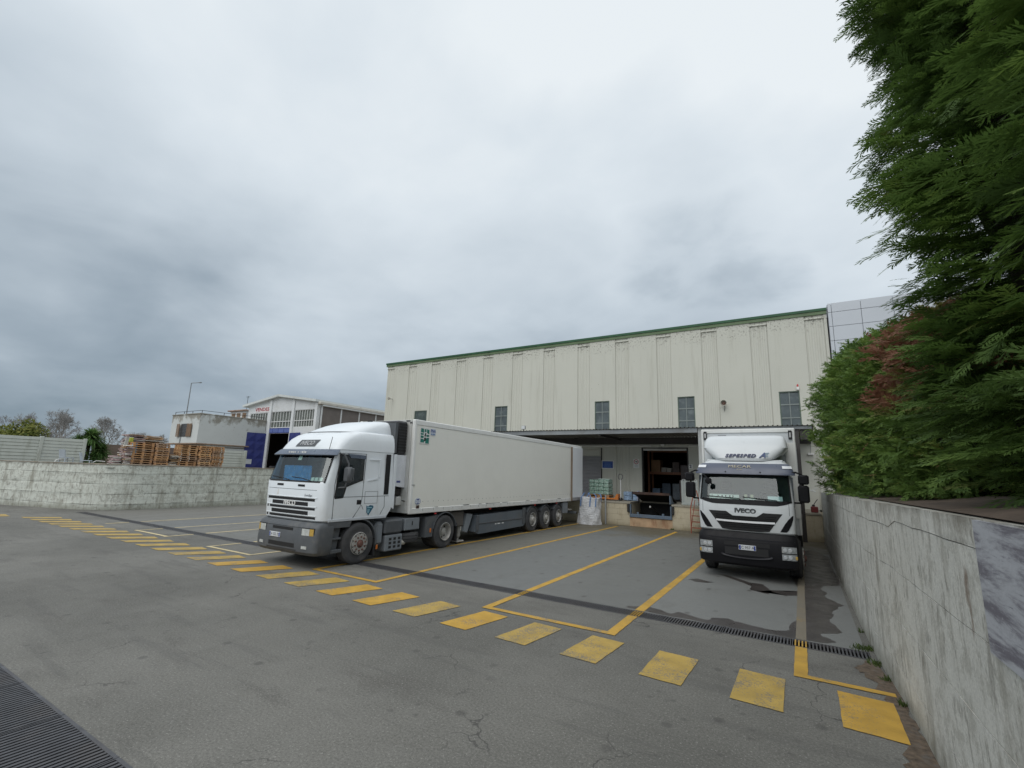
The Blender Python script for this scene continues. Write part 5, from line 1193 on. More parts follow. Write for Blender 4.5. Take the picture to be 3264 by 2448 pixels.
for s in (-1, 1):
    x0, x1 = sorted((s * .80, s * 1.12)); bp(x0, x1, .76, .91, pm('dark_headlamp', (.36, .38, .39), .12, .2, .3, 18, spec=.8), 'headlight', .010); bp(x0, x1, .595, .735, pm('dark_headlamp', (.36, .38, .39)), 'lower_lamp', .010)
    for x in (.87, .98):
        for z in (.835, .665): MB().lathe([(-.012, .045), (-.014, .03), (-.004, .03)], (s * x, yb2(s * x, z, .012), z), 'y', 14).build('lamp_lens', pm('lamp_inner', (.62, .64, .66), .15, .4), bt, 40)
    MB().cb(*sorted((s * 1.06, s * 1.13)), yb2(s * 1.1, .66, .02), yb2(s * 1.1, .66, .0) , .62, .70, .005).build('indicator', M_AMB, bt)
    wheel(bt, s * 1.20, 1.40, .50, .31, s, 'front'); wheel(bt, s * 1.20, 6.9, .50, .60, s, 'rear')
    MB().box(*sorted((s * .36, s * .44)), .7, 10.3, .62, .90).build('chassis_rail', M_CHASS, bt)
    arch(1.40, .5, .57, .60, R(0), R(180), *sorted((s * .80, s * 1.15))).build('wheel_arch', M_PLB, bt, 40)
    MB().cb(*sorted((s * .9, s * 1.14)), .45, .85, .36, 1.17, .03).build('cab_step', M_PLB, bt); MB().cb(*sorted((s * .95, s * 1.14)), 1.95, 2.05, .2, .7, .02).build('mudflap', M_BLK, bt)
    # door details
    X = s * 1.142
    MB().prism([(.42, 2.62), (1.30, 2.62), (1.30, 2.0), (.45, 1.85), (.36, 2.0)], 'x', *sorted((X - s * .06, X + s * .004))).build('door_window', M_SIDEG, bt)
    # mirrors
    ma = MB().tube([(s * 1.05, .30, 2.72), (s * 1.22, .30, 2.74), (s * 1.36, .34, 2.68), (s * 1.36, .34, 2.1), (s * 1.30, .36, 1.98), (s * 1.10, .40, 1.97)], .024, 8).build('mirror_arm', M_PLB, bt, 40)
    MB().cb(*sorted((s * 1.26, s * 1.50)), .24, .42, 2.44, 2.68, .035).build('wide_mirror', M_PLB, ma, 40)
    MB().cb(*sorted((s * 1.24, s * 1.49)), .22, .42, 1.99, 2.42, .04).build('mirror', M_PLB, ma, 40)
MB().tube([(-1.02, .28, 2.68), (-.96, .10, 2.62), (-.86, .02, 2.52)], .016, 6).build('front_mirror_arm', M_PLB, bt, 40)
fm = MB(); fm.lathe([(-.03, .02), (-.02, .085), (.02, .09), (.05, .05)], (-.84, .0, 2.46), 'y', 16); fm.build('front_mirror', M_PLB, bt, 40)
MB().box(-.9, .9, 1.3, 1.5, .36, .52).build('front_axle', M_CHASS, bt); MB().box(-.9, .9, 6.8, 7.0, .36, .56).build('rear_axle', M_CHASS, bt); MB().cb(-.7, .7, .4, 1.7, .6, 1.18, .05).build('engine_block', M_CHASS, bt)
# box body
BH = 1.265; by0, by1 = 1.78, 10.35
MB().box(-BH + .02, BH - .02, by0 + .02, by1, 1.05, 3.99).build('box_body', M_CABW, bt)
fr = MB(); fr.cb(-BH, BH, by0 - .01, by0 + .06, 3.90, 4.03, .02); fr.build('front_top_rail', M_TRLR, bt)
for s in (-1, 1):
    MB().cb(*sorted((s * (BH - .07), s * BH)), by0 - .012, by0 + .07, 1.05, 4.02, .02).build('corner_post', M_TRLR, bt)
    MB().cb(*sorted((s * (BH - .04), s * (BH + .004))), by0 + .07, by1, 3.90, 4.02, .015).build('side_rail', pm('dark_side_rail', (.10, .08, .085), .5), bt)
    MB().cb(*sorted((s * (BH - .04), s * (BH + .004))), by0 + .07, by1, 1.05, 1.18, .01).build('bottom_rail', M_DKSTEEL, bt)
    lp = MB(); lp.cb(*sorted((s * 1.10, s * 1.19)), by0 - .03, by0 - .012, 3.70, 3.96, .01); lp.build('corner_lamp', M_BLK, bt); MB().box(*sorted((s * 1.125, s * 1.165)), by0 - .034, by0 - .0305, 3.76, 3.90).build('lamp_lens', pm('clear_lens', (.5, .5, .5), .3), bt)
MB().cb(-.78, -.55, by0 - .02, by0 - .002, 3.80, 3.85, .005).build('roof_marker', M_BADGE, bt)
MB().cb(1.0, 1.26, by0 - .025, by0 - .013, 1.5, 3.6, .004).build('box_front_strip', M_TRLR, bt)  # upright strip in rail white at one side of the box front
# ------------------------------------------------------------------ things on and by the dock
# bulk bag
bb = thing('bulk_bag', 'tall crumpled white bulk bag with blue lifting straps in front of the dock', 'bulk bag', (-9.62, 24.0, 0))
def bag_mat():
    t = NT('white_woven_plastic'); t.col(t.mix(t.step(t.noise(2, 5), .45, .7), (.66, .67, .69), (.52, .52, .52))); t.rough(.5)
    t.bump(t.noise(3.5, 5, .6, (1, 1, 2.2), dist=1.5), .9, .08); return t.m
n = 64; rows = []
for k in range(30):
    f = k / 29; z = 1.36 * f
    row = []
    hx, hy = .56 + .08 * (1 - f) ** 2 - .05 * f, .40 + .05 * (1 - f)
    for i in range(n):
        t = 2 * math.pi * i / n; c, s = math.cos(t), math.sin(t); e = .55 + .25 * (1 - f)
        x = hx * (abs(c) ** e) * (1 if c > 0 else -1); y = hy * (abs(s) ** e) * (1 if s > 0 else -1)
        fold = .030 * math.sin(9 * t + 6 * f) * (1 - .3 * f) + .025 * math.sin(5 * t - 11 * f + 1) + .05 * math.sin(22 * f + 3 * t) * max(0, .45 - f)
        q = 1 + fold; row.append((x * q + .10 * (f - .5), y * q, max(0.01, z + .02 * math.sin(7 * t) * f + .03 * math.sin(3 * t) * f)))
    row.append(row[0]); rows.append(row)
m = MB(); m.grid(rows); m.add([p for p in rows[-1][:-1]], [tuple(range(n))]); m.build('bag_body', bag_mat(), bb, 60)
M_STRAP = pm('blue_strap', (.10, .20, .40), .7)
for x, y in ((-.40, -.36), (.12, -.38), (.42, -.36), (-.38, .30), (.45, .30)):
    def strap(x0): 
        m = MB(); p = [(x0, y - .06, .92), (x0 + .01, y - .055, 1.15), (x0 + .03, y - .04, 1.36), (x0 + .05 - .22 * (1 if x0 > 0 else -1) * .3, y + .02, 1.50), (x0 - .16 * (1 if x0 > 0 else -1), y + .06, 1.60)]
        m.grid([[(a - .03, b, c) for a, b, c in p], [(a + .03, b, c) for a, b, c in p]]); return m
    strap(x + .05).build('lifting_strap', M_STRAP, bb)
# steel post at the end of the blocks
po = tag(MB().cb(-9.04, -8.98, 24.66, 24.74, 0, 1.5, .01).build('dock_edge_post', pm('pale_steel', (.36, .38, .40), .5, .3)), 'thin grey steel post at the dock edge beside the bulk bag', 'post')
# pallet jack with a load of shrink-wrapped bottles
pj = thing('pallet_jack', 'orange pallet jack with upright pale handle on the dock', 'pallet jack', (-8.42, 25.35, 1.2))
M_ORANGE = pm('orange_paint', (.52, .17, .03), .5, 0, .15)
f_ = MB(); f_.cb(-1.5, -.25, .25, .42, .06, .12, .01); f_.build('fork', M_ORANGE, pj); MB().cb(-1.5, -.25, -.12, .05, .06, .12, .01).build('fork', M_ORANGE, pj)
MB().prism([(-.36, .06), (-.10, .06), (-.10, .34), (-.17, .36)], 'y', -.10, .40).build('frame', M_ORANGE, pj)
MB().tube([(-.02, .12, .0), (.0, .1, .5), (.01, .05, 1.14)], .028, 8).build('handle', pm('pale_handle', (.55, .56, .56), .5), pj, 40)
lo = MB().tube([(.01, .05, 1.10), (-.11, .05, 1.22), (-.11, .05, 1.34), (-.05, .05, 1.42), (.07, .05, 1.42), (.13, .05, 1.34), (.13, .05, 1.22), (.01, .05, 1.10)], .020, 8).build('grip_loop', pm('dark_grip', (.07, .075, .08), .6), pj, 40)
MB().lathe([(-.05, .03), (-.05, .09), (.05, .09), (.05, .03)], (-.02, .14, .09), 'y', 14).build('steer_wheel', M_BLK, pj, 40)
gp = thing('wrapped_bottle_pallet', 'pallet of green shrink-wrapped bottle packs behind the bulk bag', 'pallet load', (-9.75, 26.0, 1.32))
M_PALLET = pm('pallet_wood', (.46, .26, .125), .85, 0, .3, 4, .3, 30, dirt=(.18, .12, .08), damt=.5, ds=3)
M_PALLET2 = pm('grey_pallet_wood', (.36, .235, .15), .88, 0, .3, 4, .3, 30)
def pallet_mesh(mat):
    m = MB()
    for i in range(7): y = -.40 + i * .115; m.box(-.6, .6, y, y + .108, .116, .144)
    for x in (-.6, -.0725, .455): m.box(x, x + .145, -.4, .4, .088, .116)
    for y in (-.4, -.05, .3):
        for x in (-.6, -.0725, .455): m.box(x + .004, x + .141, y + .004, y + .096, .034, .088)
        m.box(-.6, .6, y, y + .10, 0, .034)
    for x in (-.6, .50): m.box(x, x + .10, -.3, .3, .001, .025)
    return m.mesh('pallet', mat)
link('pallet', pallet_mesh(M_PALLET), gp)
def pack_mat():
    t = NT('green_shrink_wrap'); c = t.mix(t.step(t.noise(14, 3), .4, .65), (.20, .33, .265), (.44, .56, .50)); t.col(c); t.rough(.25); t.bump(t.noise(18, 4), .5, .02); return t.m
M_PACK = pack_mat()
for lv_ in range(4):
    for ix in range(4):
        for iy in range(2):
            z = .15 + lv_ * .205; x = -.58 + ix * .29; y = -.38 + iy * .38
            MB().cb(x + .006, x + .284, y + .006, y + .374, z + .003, z + .198, .03).build('bottle_pack', M_PACK, gp)
MB().cb(-.1, .56, -.2, .36, .97, 1.02, .02).build('loose_film', pm('film', (.55, .66, .62), .3), gp)
wg = thing('water_pack', 'blue and white shrink-wrapped water packs between the pallet jack and the leveller', 'bottle pack', (-8.08, 26.2, 1.2))
M_BLW = pm('blue_white_wrap', (.26, .36, .50), .3, 0, .5, 16)
for lv_ in range(2):
    for ix in range(2): MB().cb(-.38 + ix * .38, -.01 + ix * .38, -.2, .2, .02 + lv_ * .24, .25 + lv_ * .24, .03).build('pack', M_BLW, wg)
MB().cb(.38, .45, -.25, .1, .0, .55, .02).build('end_board', pm('lilac_board', (.34, .36, .46), .6), wg)
# racks with goods inside the open door
rk = thing('storage_rack', 'brown pallet rack loaded with cartons inside the open dock door', 'shelf', (-7.2, 30.3, 1.2))
M_RACK = pm('orange_brown_rack', (.30, .13, .07), .6)
for x in (-1.0, 1.6): 
    for y in (0, .9): MB().box(x - .06, x + .06, y, y + .09, 0, 3.4).build('upright', M_RACK, rk)
for z in (1.50, 2.9):
    for y in (0, .9): MB().box(-1.0, 1.6, y - .01, y + .08, z, z + .13).build('beam', M_RACK, rk)
    MB().box(-1.0, 1.6, .0, .98, z + .13, z + .15).build('deck', M_RACK, rk)
M_CARD = pm('cardboard', (.34, .20, .11), .85, 0, .2, 3); M_CARD2 = pm('pale_carton', (.50, .47, .42), .8, 0, .2, 3); M_DARKC = pm('dark_carton', (.15, .12, .11), .8, 0, .3, 3)
goods = [(-.85, 1.65, .55, .75, M_CARD, 'tall brown carton stack'), (-.22, 1.65, .28, .28, M_CARD2, 'small white carton'), (.10, 1.65, .28, .26, M_CARD2, 'open white carton'), (.45, 1.65, .40, .62, M_DARKC, 'dark wrapped carton'), (.92, 1.65, .38, .46, M_DARKC, 'grey printed carton'),
         (-.80, .02, .45, .62, pm('blue_water_pack', (.20, .28, .40), .4, 0, .4, 14), 'blue water pack'), (-.2, .02, .5, .95, pm('dark_blue_wrap', (.05, .08, .12), .4, 0, .3, 8), 'dark blue wrapped load'), (.42, .02, .42, .95, pm('grey_blue_wrap', (.16, .19, .22), .4, 0, .3, 8), 'grey blue wrapped load'), (.95, .02, .5, 1.05, M_DARKC, 'tall dark wrapped load')]
for i, (x, z, w, h_, mt, nm) in enumerate(goods):
    o = MB().cb(x, x + w, .05, .75, z, z + h_, .012).build('carton', mt); o.location = (-7.2, 30.3, 1.2)
    tag(o, nm + (' on the upper rack shelf' if z > 1 else ' at the foot of the rack'), 'carton', 'goods inside the warehouse')
for i, (x, y, h_) in enumerate(((-5.95, 30.6, 2.1), (-5.75, 29.2, 1.2))):
    o = MB().cb(-.30, .30, -.35, .35, .0, h_, .03).build('wrapped_load', pm('brown_wrap', (.12, .09, .085), .4, 0, .35, 9)); o.location = (x, y, 1.2)
    tag(o, ('tall' if i == 0 else 'low') + ' dark wrapped pallet load inside the door on the right', 'pallet load', 'goods inside the warehouse')
# wrapped roll cage right of the leveller
rc = thing('roll_cage', 'white metal roll cage wrapped in clear film on the dock by the truck mirror', 'roll cage', (-4.62, 25.45, 1.2))
M_CAGE = pm('pale_cage_steel', (.52, .54, .53), .4, .3)
for x in (-.55, .15):
    for y in (-.15, .55): MB().tube([(x, y, .02), (x, y, 1.25)], .018, 6).build('upright', M_CAGE, rc, 40)
for z in (.12, .5, .88, 1.24):
    for y in (-.15, .55): MB().tube([(-.55, y, z), (.15, y, z)], .010, 6).build('rail', M_CAGE, rc)
MB().cb(-.57, .17, -.17, .57, .05, .10, .01).build('base', M_CAGE, rc)
fm_ = NT('clear_film'); fm_.col((.50, .55, .53)); fm_.rough(.3); fm_.b.inputs['Alpha'].default_value = .55; fm_.bump(fm_.noise(6, 5, .6, (1, 1, .3)), .8, .03)
fl_ = MB(); n = 14; fl_.grid([[(-.6 + .8 * i / n + .01 * math.sin(i * 2.1 + z * 9), -.19 + .02 * math.sin(i * 1.7 + z * 5), z) for i in range(n + 1)] for z in (.0, .3, .6, .9, 1.2)]); fl_.build('film', fm_.m, rc, 60)
MB().cb(-.5, .1, -.05, .5, .12, .6, .03).build('goods', M_CARD2, rc)
# red ladder leaning at the dock
la = thing('dock_ladder', 'red steel ladder with handrail against the dock beside the box truck', 'ladder', (-4.35, 24.45, 0))
M_REDP = pm('red_oxide_paint', (.26, .07, .04), .6, 0, .25, 5)
MB().tube([(-.20, -.55, .0), (-.20, -.52, 1.15), (-.08, -.12, 1.95)], .024, 8).build('rail', M_REDP, la, 40); MB().tube([(.20, -.1, .0), (.18, -.08, 1.15), (-.02, .1, 1.95)], .024, 8).build('rail', M_REDP, la, 40)
for q in range(4):
    z = .22 + q * .27; MB().box(-.20, .22, -.42 + q * .06, -.20 + q * .06, z, z + .03).build('tread', M_REDP, la)
MB().tube([(-.2, -.5, .28), (-.07, -.1, 1.5)], .018, 6).build('stringer', M_REDP, la, 40)
# corner of the dock right of the truck
cr_t = thing('red_canister', 'small dark red canister with hose on the dock by the hedge', 'canister', (.42, 25.4, 1.2))
MB().cb(-.14, .14, -.1, .1, 0, .26, .03).build('body', pm('dark_red_plastic', (.14, .02, .02), .5), cr_t); MB().tube([(-.05, 0, .26), (.02, 0, .4), (.14, 0, .58)], .016, 6).build('hose', M_BLK, cr_t); MB().cb(-.09, .03, -.05, .05, .26, .34, .015).build('cap', M_BLK, cr_t)
rr = thing('dock_handrail', 'curved pale tube rail at the right end of the dock', 'handrail', (.2, 26.6, 1.2))
MB().tube([(-.4, 0, 0), (-.36, 0, .4), (-.2, 0, .75), (.1, 0, .95), (.35, 0, .88)], .025, 8).build('hoop', M_CAGE, rr, 40); MB().tube([(-.2, 0, 0), (-.18, 0, .76)], .02, 6).build('post', M_CAGE, rr, 40); MB().tube([(-.1, 0, 1.05), (.15, 0, .93), (.42, 0, 1.05)], .02, 6).build('brace', M_CAGE, rr, 40)
bl_ = thing('bulkhead_lamp', 'small white bulkhead lamp on the dock wall beside the hedge', 'lamp', (.50, YF, 3.90))
MB().cb(-.13, .13, -.12, -.002, -.06, .05, .02).build('housing', M_WHITE, bl_); MB().tube([(0, -.02, .05), (.02, -.02, .5)], .01, 5).build('conduit', M_GREY, bl_)
# ------------------------------------------------------------------ upper yard: pallets, waste, fences, buildings
pmeshes = [pallet_mesh(M_PALLET), pallet_mesh(M_PALLET2), pallet_mesh(pm('fresh_pallet_wood', (.54, .34, .17), .8, 0, .25, 4, .3, 30))]
stacks = [(14.25, True, 'first'), (15.30, False, 'second'), (16.98, True, 'third'), (18.05, False, 'fourth'), (18.92, False, 'fifth')]
for y, rot, nm in stacks:
    for k in range(11):
        o = link('pallet', pmeshes[random.choice((0, 0, 1, 1, 2))], None, (-37.5 + random.uniform(-.04, .04), y + random.uniform(-.03, .03), 2.12 + k * .1445), R(90) * (1 if rot else 0) + random.uniform(-.03, .03))
        tag(o, f'wooden pallet, {ordinal(k)} from the bottom of the {nm} stack from the left', 'pallet', 'stacked pallets behind the left wall')
# cardboard bales and waste
def bale(x, y, z, sx_, sy_, sz, label, mats, seed):
    r = random.Random(seed); t = thing('cardboard_bale', label, 'waste bale', (x, y, z), 0, 'waste bales behind the pallets')
    n = int(sz / .055)
    for k, mt in enumerate(mats):
        m = MB()
        for i in range(n):
            if r.random() > 1.0 / len(mats) * 1.4 and len(mats) > 1: continue
            zz = sz * (i + r.random() * .6) / n
            for q in range(2):
                cx, cy = r.uniform(-.12, .12) * sx_ + (q - .5) * sx_ * .5, r.uniform(-.12, .12) * sy_; w, d = sx_ * r.uniform(.35, .6) / 1.0, sy_ * r.uniform(.7, 1.0); a = r.uniform(-.25, .25); ti = r.uniform(-.12, .12)
                c, s = math.cos(a), math.sin(a); th = r.uniform(.02, .06)
                P = [(cx + c * px_ - s * py_, cy + s * px_ + c * py_, zz + ti * px_ + r.uniform(-.03, .03)) for px_, py_ in ((-w / 2, -d / 2), (w / 2, -d / 2), (w / 2, d / 2), (-w / 2, d / 2))]
                Q = [(p[0], p[1], p[2] + th) for p in P]; m.add(P + Q, [(0, 3, 2, 1), (4, 5, 6, 7), (0, 1, 5, 4), (1, 2, 6, 5), (2, 3, 7, 6), (3, 0, 4, 7)])
        if m.v: m.build('crushed_cardboard', mt, t, kind='stuff')
    return t
M_CB = pm('crushed_cardboard', (.36, .24, .14), .9, 0, .3, 3); M_CBW = pm('white_waste_board', (.62, .61, .57), .85, 0, .2, 3); M_CBP = pm('printed_waste', (.40, .30, .30), .8, 0, .6, 7)
bale(-38.9, 15.2, 2.12, 1.1, 1.3, 2.10, 'brown crushed cardboard bale rising behind the second pallet stack', [M_CB, M_CBW], 3)
bale(-38.9, 14.25, 2.12, 1.1, 1.0, 2.12, 'pale mixed paper bale rising behind the first pallet stack', [M_CBW, M_CB, M_CBP], 5)
bale(-37.3, 16.05, 2.12, .8, .55, .85, 'low heap of folded cardboard between the pallet stacks', [M_CB, M_CBW], 8)
bale(-37.4, 13.45, 2.12, .7, .4, 1.35, 'narrow heap of coloured waste left of the pallets', [M_CBP, M_CBW, M_CB], 9)
bale(-37.6, 12.95, 2.12, .6, .5, .62, 'small heap of red and white waste beside the leaning slab', [M_CBP, M_CBW], 12)
tag(MB().cb(-37.25, -37.15, 13.62, 13.90, 2.95, 3.62, .03).build('blue_sack', pm('sky_blue_plastic', (.08, .33, .55), .5)), 'sky blue plastic sack at the edge of the first pallet stack', 'sack')
tag(MB().cb(-38.3, -38.1, 13.75, 13.98, 3.72, 4.02, .03).build('lime_sack', pm('lime_plastic', (.36, .40, .05), .5)), 'lime green box on top of the waste pile', 'box')
ls = MB(); ls.prism([(13.18, 2.1), (13.36, 2.1), (13.58, 4.05), (13.42, 4.05)], 'x', -37.8, -37.65); tag(ls.build('leaning_slab', pm('grey_fibre_cement', (.36, .36, .34), .85)), 'narrow grey slab leaning at the left end of the waste pile', 'slab')
# precast slat fences
M_PRE = pm('pale_precast', (.47, .50, .46), .85, 0, .08, 1.5, .2, 30, dirt=(.26, .27, .22), damt=.5, ds=2, st=(1, 1, .3))
def slat_fence(label, x, bays, z0, z1, n, posts):
    t = thing('slat_fence', label, 'fence', (0, 0, 0))
    h_ = (z1 - z0) / n
    for a, b in bays:
        for k in range(n):
            za = z0 + k * h_; MB().prism([(x - .05, za), (x + .035, za + .012), (x + .015, za + h_ - .006), (x - .05, za + h_ - .006)], 'y', a, b).v
            m = MB(); m.add([(x - .05, a, za), (x + .04, a, za + .012), (x + .012, a, za + h_ - .008), (x - .05, a, za + h_ - .008), (x - .05, b, za), (x + .04, b, za + .012), (x + .012, b, za + h_ - .008), (x - .05, b, za + h_ - .008)], [(0, 1, 2, 3), (7, 6, 5, 4), (0, 4, 5, 1), (1, 5, 6, 2), (2, 6, 7, 3), (3, 7, 4, 0)])
            m.build('slat', M_PRE, t)
    for p in posts: MB().cb(x - .09, x + .09, p - .11, p + .11, 2.1, z1 + .06, .02).build('post', M_PRE, t)
    return t
slat_fence('pale precast concrete slat fence above the left wall', -50, [(7.0, 9.72), (9.94, 12.34), (12.56, 14.95)], 2.12, 4.08, 8, [9.83, 12.45, 15.06])
f2 = slat_fence('short pale slat fence between the pallets and the blue gate', -40, [(19.3, 22.55)], 2.12, 3.58, 7, [22.66])
MB().box(-40.05, -39.95, 18.9, 22.55, 3.74, 3.81).build('top_rail', M_DKSTEEL, f2)
# old white house
def plaster(name, a, dark, zc):
    t = NT(name); c = t.mix(t.noise(.7, 5), a, tuple(v * .86 for v in a))
    st = t.step(t.math('ADD', t.math('MULTIPLY', t.axis(2), .33), t.math('MULTIPLY', t.noise(1.1, 7, .7, (1, 1, .8)), 1.7)), zc, zc + .28)
    c = t.mix(t.math('MULTIPLY', st, .8), c, dark)
    c = t.mix(t.math('MULTIPLY', t.step(t.noise(2.2, 6, .7, off=(3, 3, 3)), .64, .70), .7), c, (.16, .10, .07))
    t.col(c); t.rough(.9); t.bump(t.noise(8, 5), .4, .02); return t.m
hs = thing('white_house', 'old flat-roofed white house with shuttered window and roof railing', 'house')
M_PLA = plaster('stained_white_plaster', (.60, .63, .62), (.20, .18, .14), 2.98)
MB().box(-55.45, -49.86, 23.36, 30.1, 4.40, 7.22).build('upper_storey', M_PLA, hs)
MB().box(-54.9, -49.95, 24.3, 30.0, 2.0, 4.40).build('ground_storey', plaster('lower_plaster', (.58, .61, .60), (.3, .28, .25), 9), hs)
MB().cb(-55.6, -49.75, 23.25, 30.1, 4.28, 4.40, .03).build('floor_slab', pm('rusty_concrete_edge', (.26, .19, .14), .9, 0, .3, 3), hs)
MB().cb(-55.5, -49.82, 23.30, 30.12, 7.22, 7.32, .02).build('roof_edge', M_PLA, hs)
rl = MB()
for y in (23.5, 25.6, 27.7, 29.8): rl.box(-50.0, -49.96, y, y + .04, 7.32, 7.58)
for x in (-55.2, -53.4, -51.7): rl.box(x, x + .04, 23.45, 23.49, 7.32, 7.58)
rl.box(-50.0, -49.96, 23.5, 30, 7.56, 7.60); rl.box(-55.2, -50, 23.45, 23.49, 7.56, 7.60); rl.build('roof_railing', M_DKSTEEL, hs)
wd = MB().box(-53.3, -51.9, 23.33, 23.37, 5.02, 6.32).build('window', pm('dark_pane', (.05, .05, .05), .3), hs)
M_SHT = pm('brown_shutter', (.20, .13, .08), .7, 0, .2)
for a, b, y in ((-53.85, -53.3, 23.20), (-51.95, -51.05, 23.26)):
    sh_ = MB()
    for q in range(12): z = 5.03 + q * .107; sh_.prism([(y, z), (y - .03, z + .01), (y - .01, z + .09), (y + .03, z + .09)], 'x', a + .04, b - .04)
    sh_.box(a, a + .04, y - .02, y + .02, 5.02, 6.32); sh_.box(b - .04, b, y - .02, y + .02, 5.02, 6.32); sh_.build('shutter', M_SHT, wd)
MB().box(-53.2, -53.0, 23.32, 23.36, 4.40, 5.0).build('downpipe', M_GREY, hs)
dr = MB(); dr.box(-54.3, -53.3, 24.27, 24.31, 2.1, 4.1); dr.build('door', pm('dark_door', (.04, .045, .05), .5), hs)
# workshop
wk = thing('workshop', 'white gabled workshop with barred windows and blue doors', 'building')
M_WKW = pm('white_render', (.64, .66, .67), .85, 0, .06, 1, .15, 30, dirt=(.42, .41, .38), damt=.4)
YW = 30.16
gw = MB(); xL, xR = -53.7, -41.3
hole = [(-53.2, -49.9, 7.2, 8.2), (-49.6, -45.5, 6.46, 8.24), (-45.05, -41.75, 6.46, 8.28), (-49.4, -45.3, 2.1, 5.86)]
def gtop(x): return 9.82 - abs(x + 47.7) * .135
xsg = sorted({xL, xR, -47.7, *[h[0] for h in hole], *[h[1] for h in hole]})
for a, b in zip(xsg[:-1], xsg[1:]):
    xm = (a + b) / 2; z = 2.0
    for h in sorted([h for h in hole if h[0] < xm < h[1]], key=lambda h: h[2]):
        if h[2] > z: gw.box(a, b, YW, YW + .3, z, h[2])
        z = h[3]
    gw.prism([(a, z), (b, z), (b, gtop(b)), (a, gtop(a))], 'y', YW, YW + .3)
gw.build('gable_wall', M_WKW, wk)
for x in (-49.32, -45.28, -41.5): MB().cb(x - .2, x + .2, YW - .12, YW + .02, 2.0, gtop(x) - .05, .02).build('pilaster', M_WKW, wk)
for x in (-49.2, -45.1): MB().box(x, x + .03, YW - .004, YW, 8.3, gtop(x) - .1).build('wall_joint', M_PLG, wk)
rf = MB(); 
for a, b in ((-54.3, -47.7), (-47.7, -41.2)): rf.prism([(a, gtop(a) + .0), (b, gtop(b) + .0), (b, gtop(b) + .24), (a, gtop(a) + .24)], 'y', YW - .45, YW + 18)
rf.build('roof', pm('pale_roof_edge', (.58, .61, .60), .7, 0, .06, 1, dirt=(.35, .35, .32), damt=.4), wk)
MB().cb(-54.3, -40.95, YW + .3, YW + 18, 8.55, 8.75, .03).build('eaves_beam', M_WKW, wk)
MB().cb(-41.3, -40.9, YW - .1, YW + 18, 8.72, 8.98, .03).build('gutter', pm('cream_gutter', (.55, .53, .48), .7), wk)
MB().box(-41.26, -41.2, YW + .5, YW + 18, 2.0, 8.56).build('side_panel_wall', pm('brown_grey_sheet', (.155, .135, .125), .7, 0, .12, 2), wk)
for q in range(8): MB().box(-41.22, -41.15, YW + .3 + q * 2.4, YW + .45 + q * 2.4, 2.0, 8.56).build('side_post', M_WKW, wk)
MB().box(-53.7, -53.5, YW + .31, YW + 18, 2.0, 8.54).build('left_side_wall', M_WKW, wk)
MB().box(-53.49, -53.46, YW + .31, YW + 12, 2.2, 8.5).build('side_lining', pm('dim_interior', (.06, .05, .045), .9), wk)
MB().box(-53.45, -41.5, YW + 12, YW + 12.2, 2.0, 8.54).build('back_wall', pm('dim_interior', (.06, .05, .045), .9), wk)
M_BAR = pm('white_bars', (.62, .63, .62), .6); M_PN2 = pm('grimy_panes', (.14, .155, .14), .4, 0, .25, 3)
for i, (a, b, c, d) in enumerate(hole[:3]):
    w = MB().box(a, b, YW + .12, YW + .15, c, d).build('window', M_PN2, wk); br = MB()
    k = 8 if i else 7
    for q in range(k + 1): x = a + (b - a) * q / k; br.box(x - .03, x + .03, YW + .04, YW + .09, c, d)
    for z in ((c + .02, c + (d - c) * .38, d - .02) if i else (c + .02, d - .02)): br.box(a, b, YW + .03, YW + .10, z - .04, z + .04)
    br.build('bars', M_BAR, w, kind='stuff')
M_BLUE = pm('blue_gate_paint', (.020, .030, .165), .5, 0, .2, 2, dirt=(.05, .05, .12), damt=.4); M_BLUE2 = pm('faded_blue_paint', (.10, .14, .36), .5, 0, .15, 2)
tb = MB().box(-49.6, -45.5, YW - .02, YW + .1, 5.88, 6.44).build('transom', M_BLUE, wk)
for q in range(4): MB().box(-49.5 + q * 1.0, -48.58 + q * 1.0, YW - .04, YW - .021, 5.95, 6.36).build('transom_pane', M_BLUE2, tb)
def leaf(x0, y0, x1, y1, par):
    L_ = math.hypot(x1 - x0, y1 - y0); o = bpy.data.objects.new('gate_leaf', MB().box(0, L_, -.03, .03, 0, 3.66).mesh('gate_leaf', M_BLUE)); COL.objects.link(o); o.parent = par; o.location = (x0, y0, 2.2); o.rotation_euler.z = math.atan2(y1 - y0, x1 - x0)
    for r in range(4):
        for c in range(2):
            a, b = .06 + c * (L_ / 2), L_ / 2 - .05 + c * (L_ / 2); z0, z1 = .06 + r * .90, .88 + r * .90
            if r == 0 and c == 0:
                for sgn in (-1, 1): MB().box(a + .1, b - .1, sgn * .034 - .004, sgn * .034 + .004, .35, .85).build('vent', pm('pale_pane', (.5, .53, .55), .4), o)
                continue
            xm, zm = (a + b) / 2, (z0 + z1) / 2
            for sgn in (-1, 1):
                m = MB(); m.add([(a, sgn * .03, z0), (b, sgn * .03, z0), (b, sgn * .03, z1), (a, sgn * .03, z1), (xm, sgn * .085, zm)], [(0, 1, 4), (1, 2, 4), (2, 3, 4), (3, 0, 4)]); m.build('pressed_panel', M_BLUE, o)
    return o
leaf(-49.9, 28.1, -49.5, 30.05, wk); leaf(-45.25, 30.0, -43.3, 29.85, wk)
vb = MB().box(-52.25, -49.55, YW - .02, YW - .003, 8.26, 8.86).build('sale_banner', pm('banner_white', (.70, .67, .67), .7), wk)
text('banner_lettering', 'VENDESI', .52, pm('banner_red', (.33, .03, .04), .6), vb, (-50.9, YW - .024, 8.56), ext=.003, off=.014, sx=1.42)
rb_ = thing('red_workbench', 'red machine table inside the blue workshop doors', 'machine', (-47.3, 32.0, 2.1))
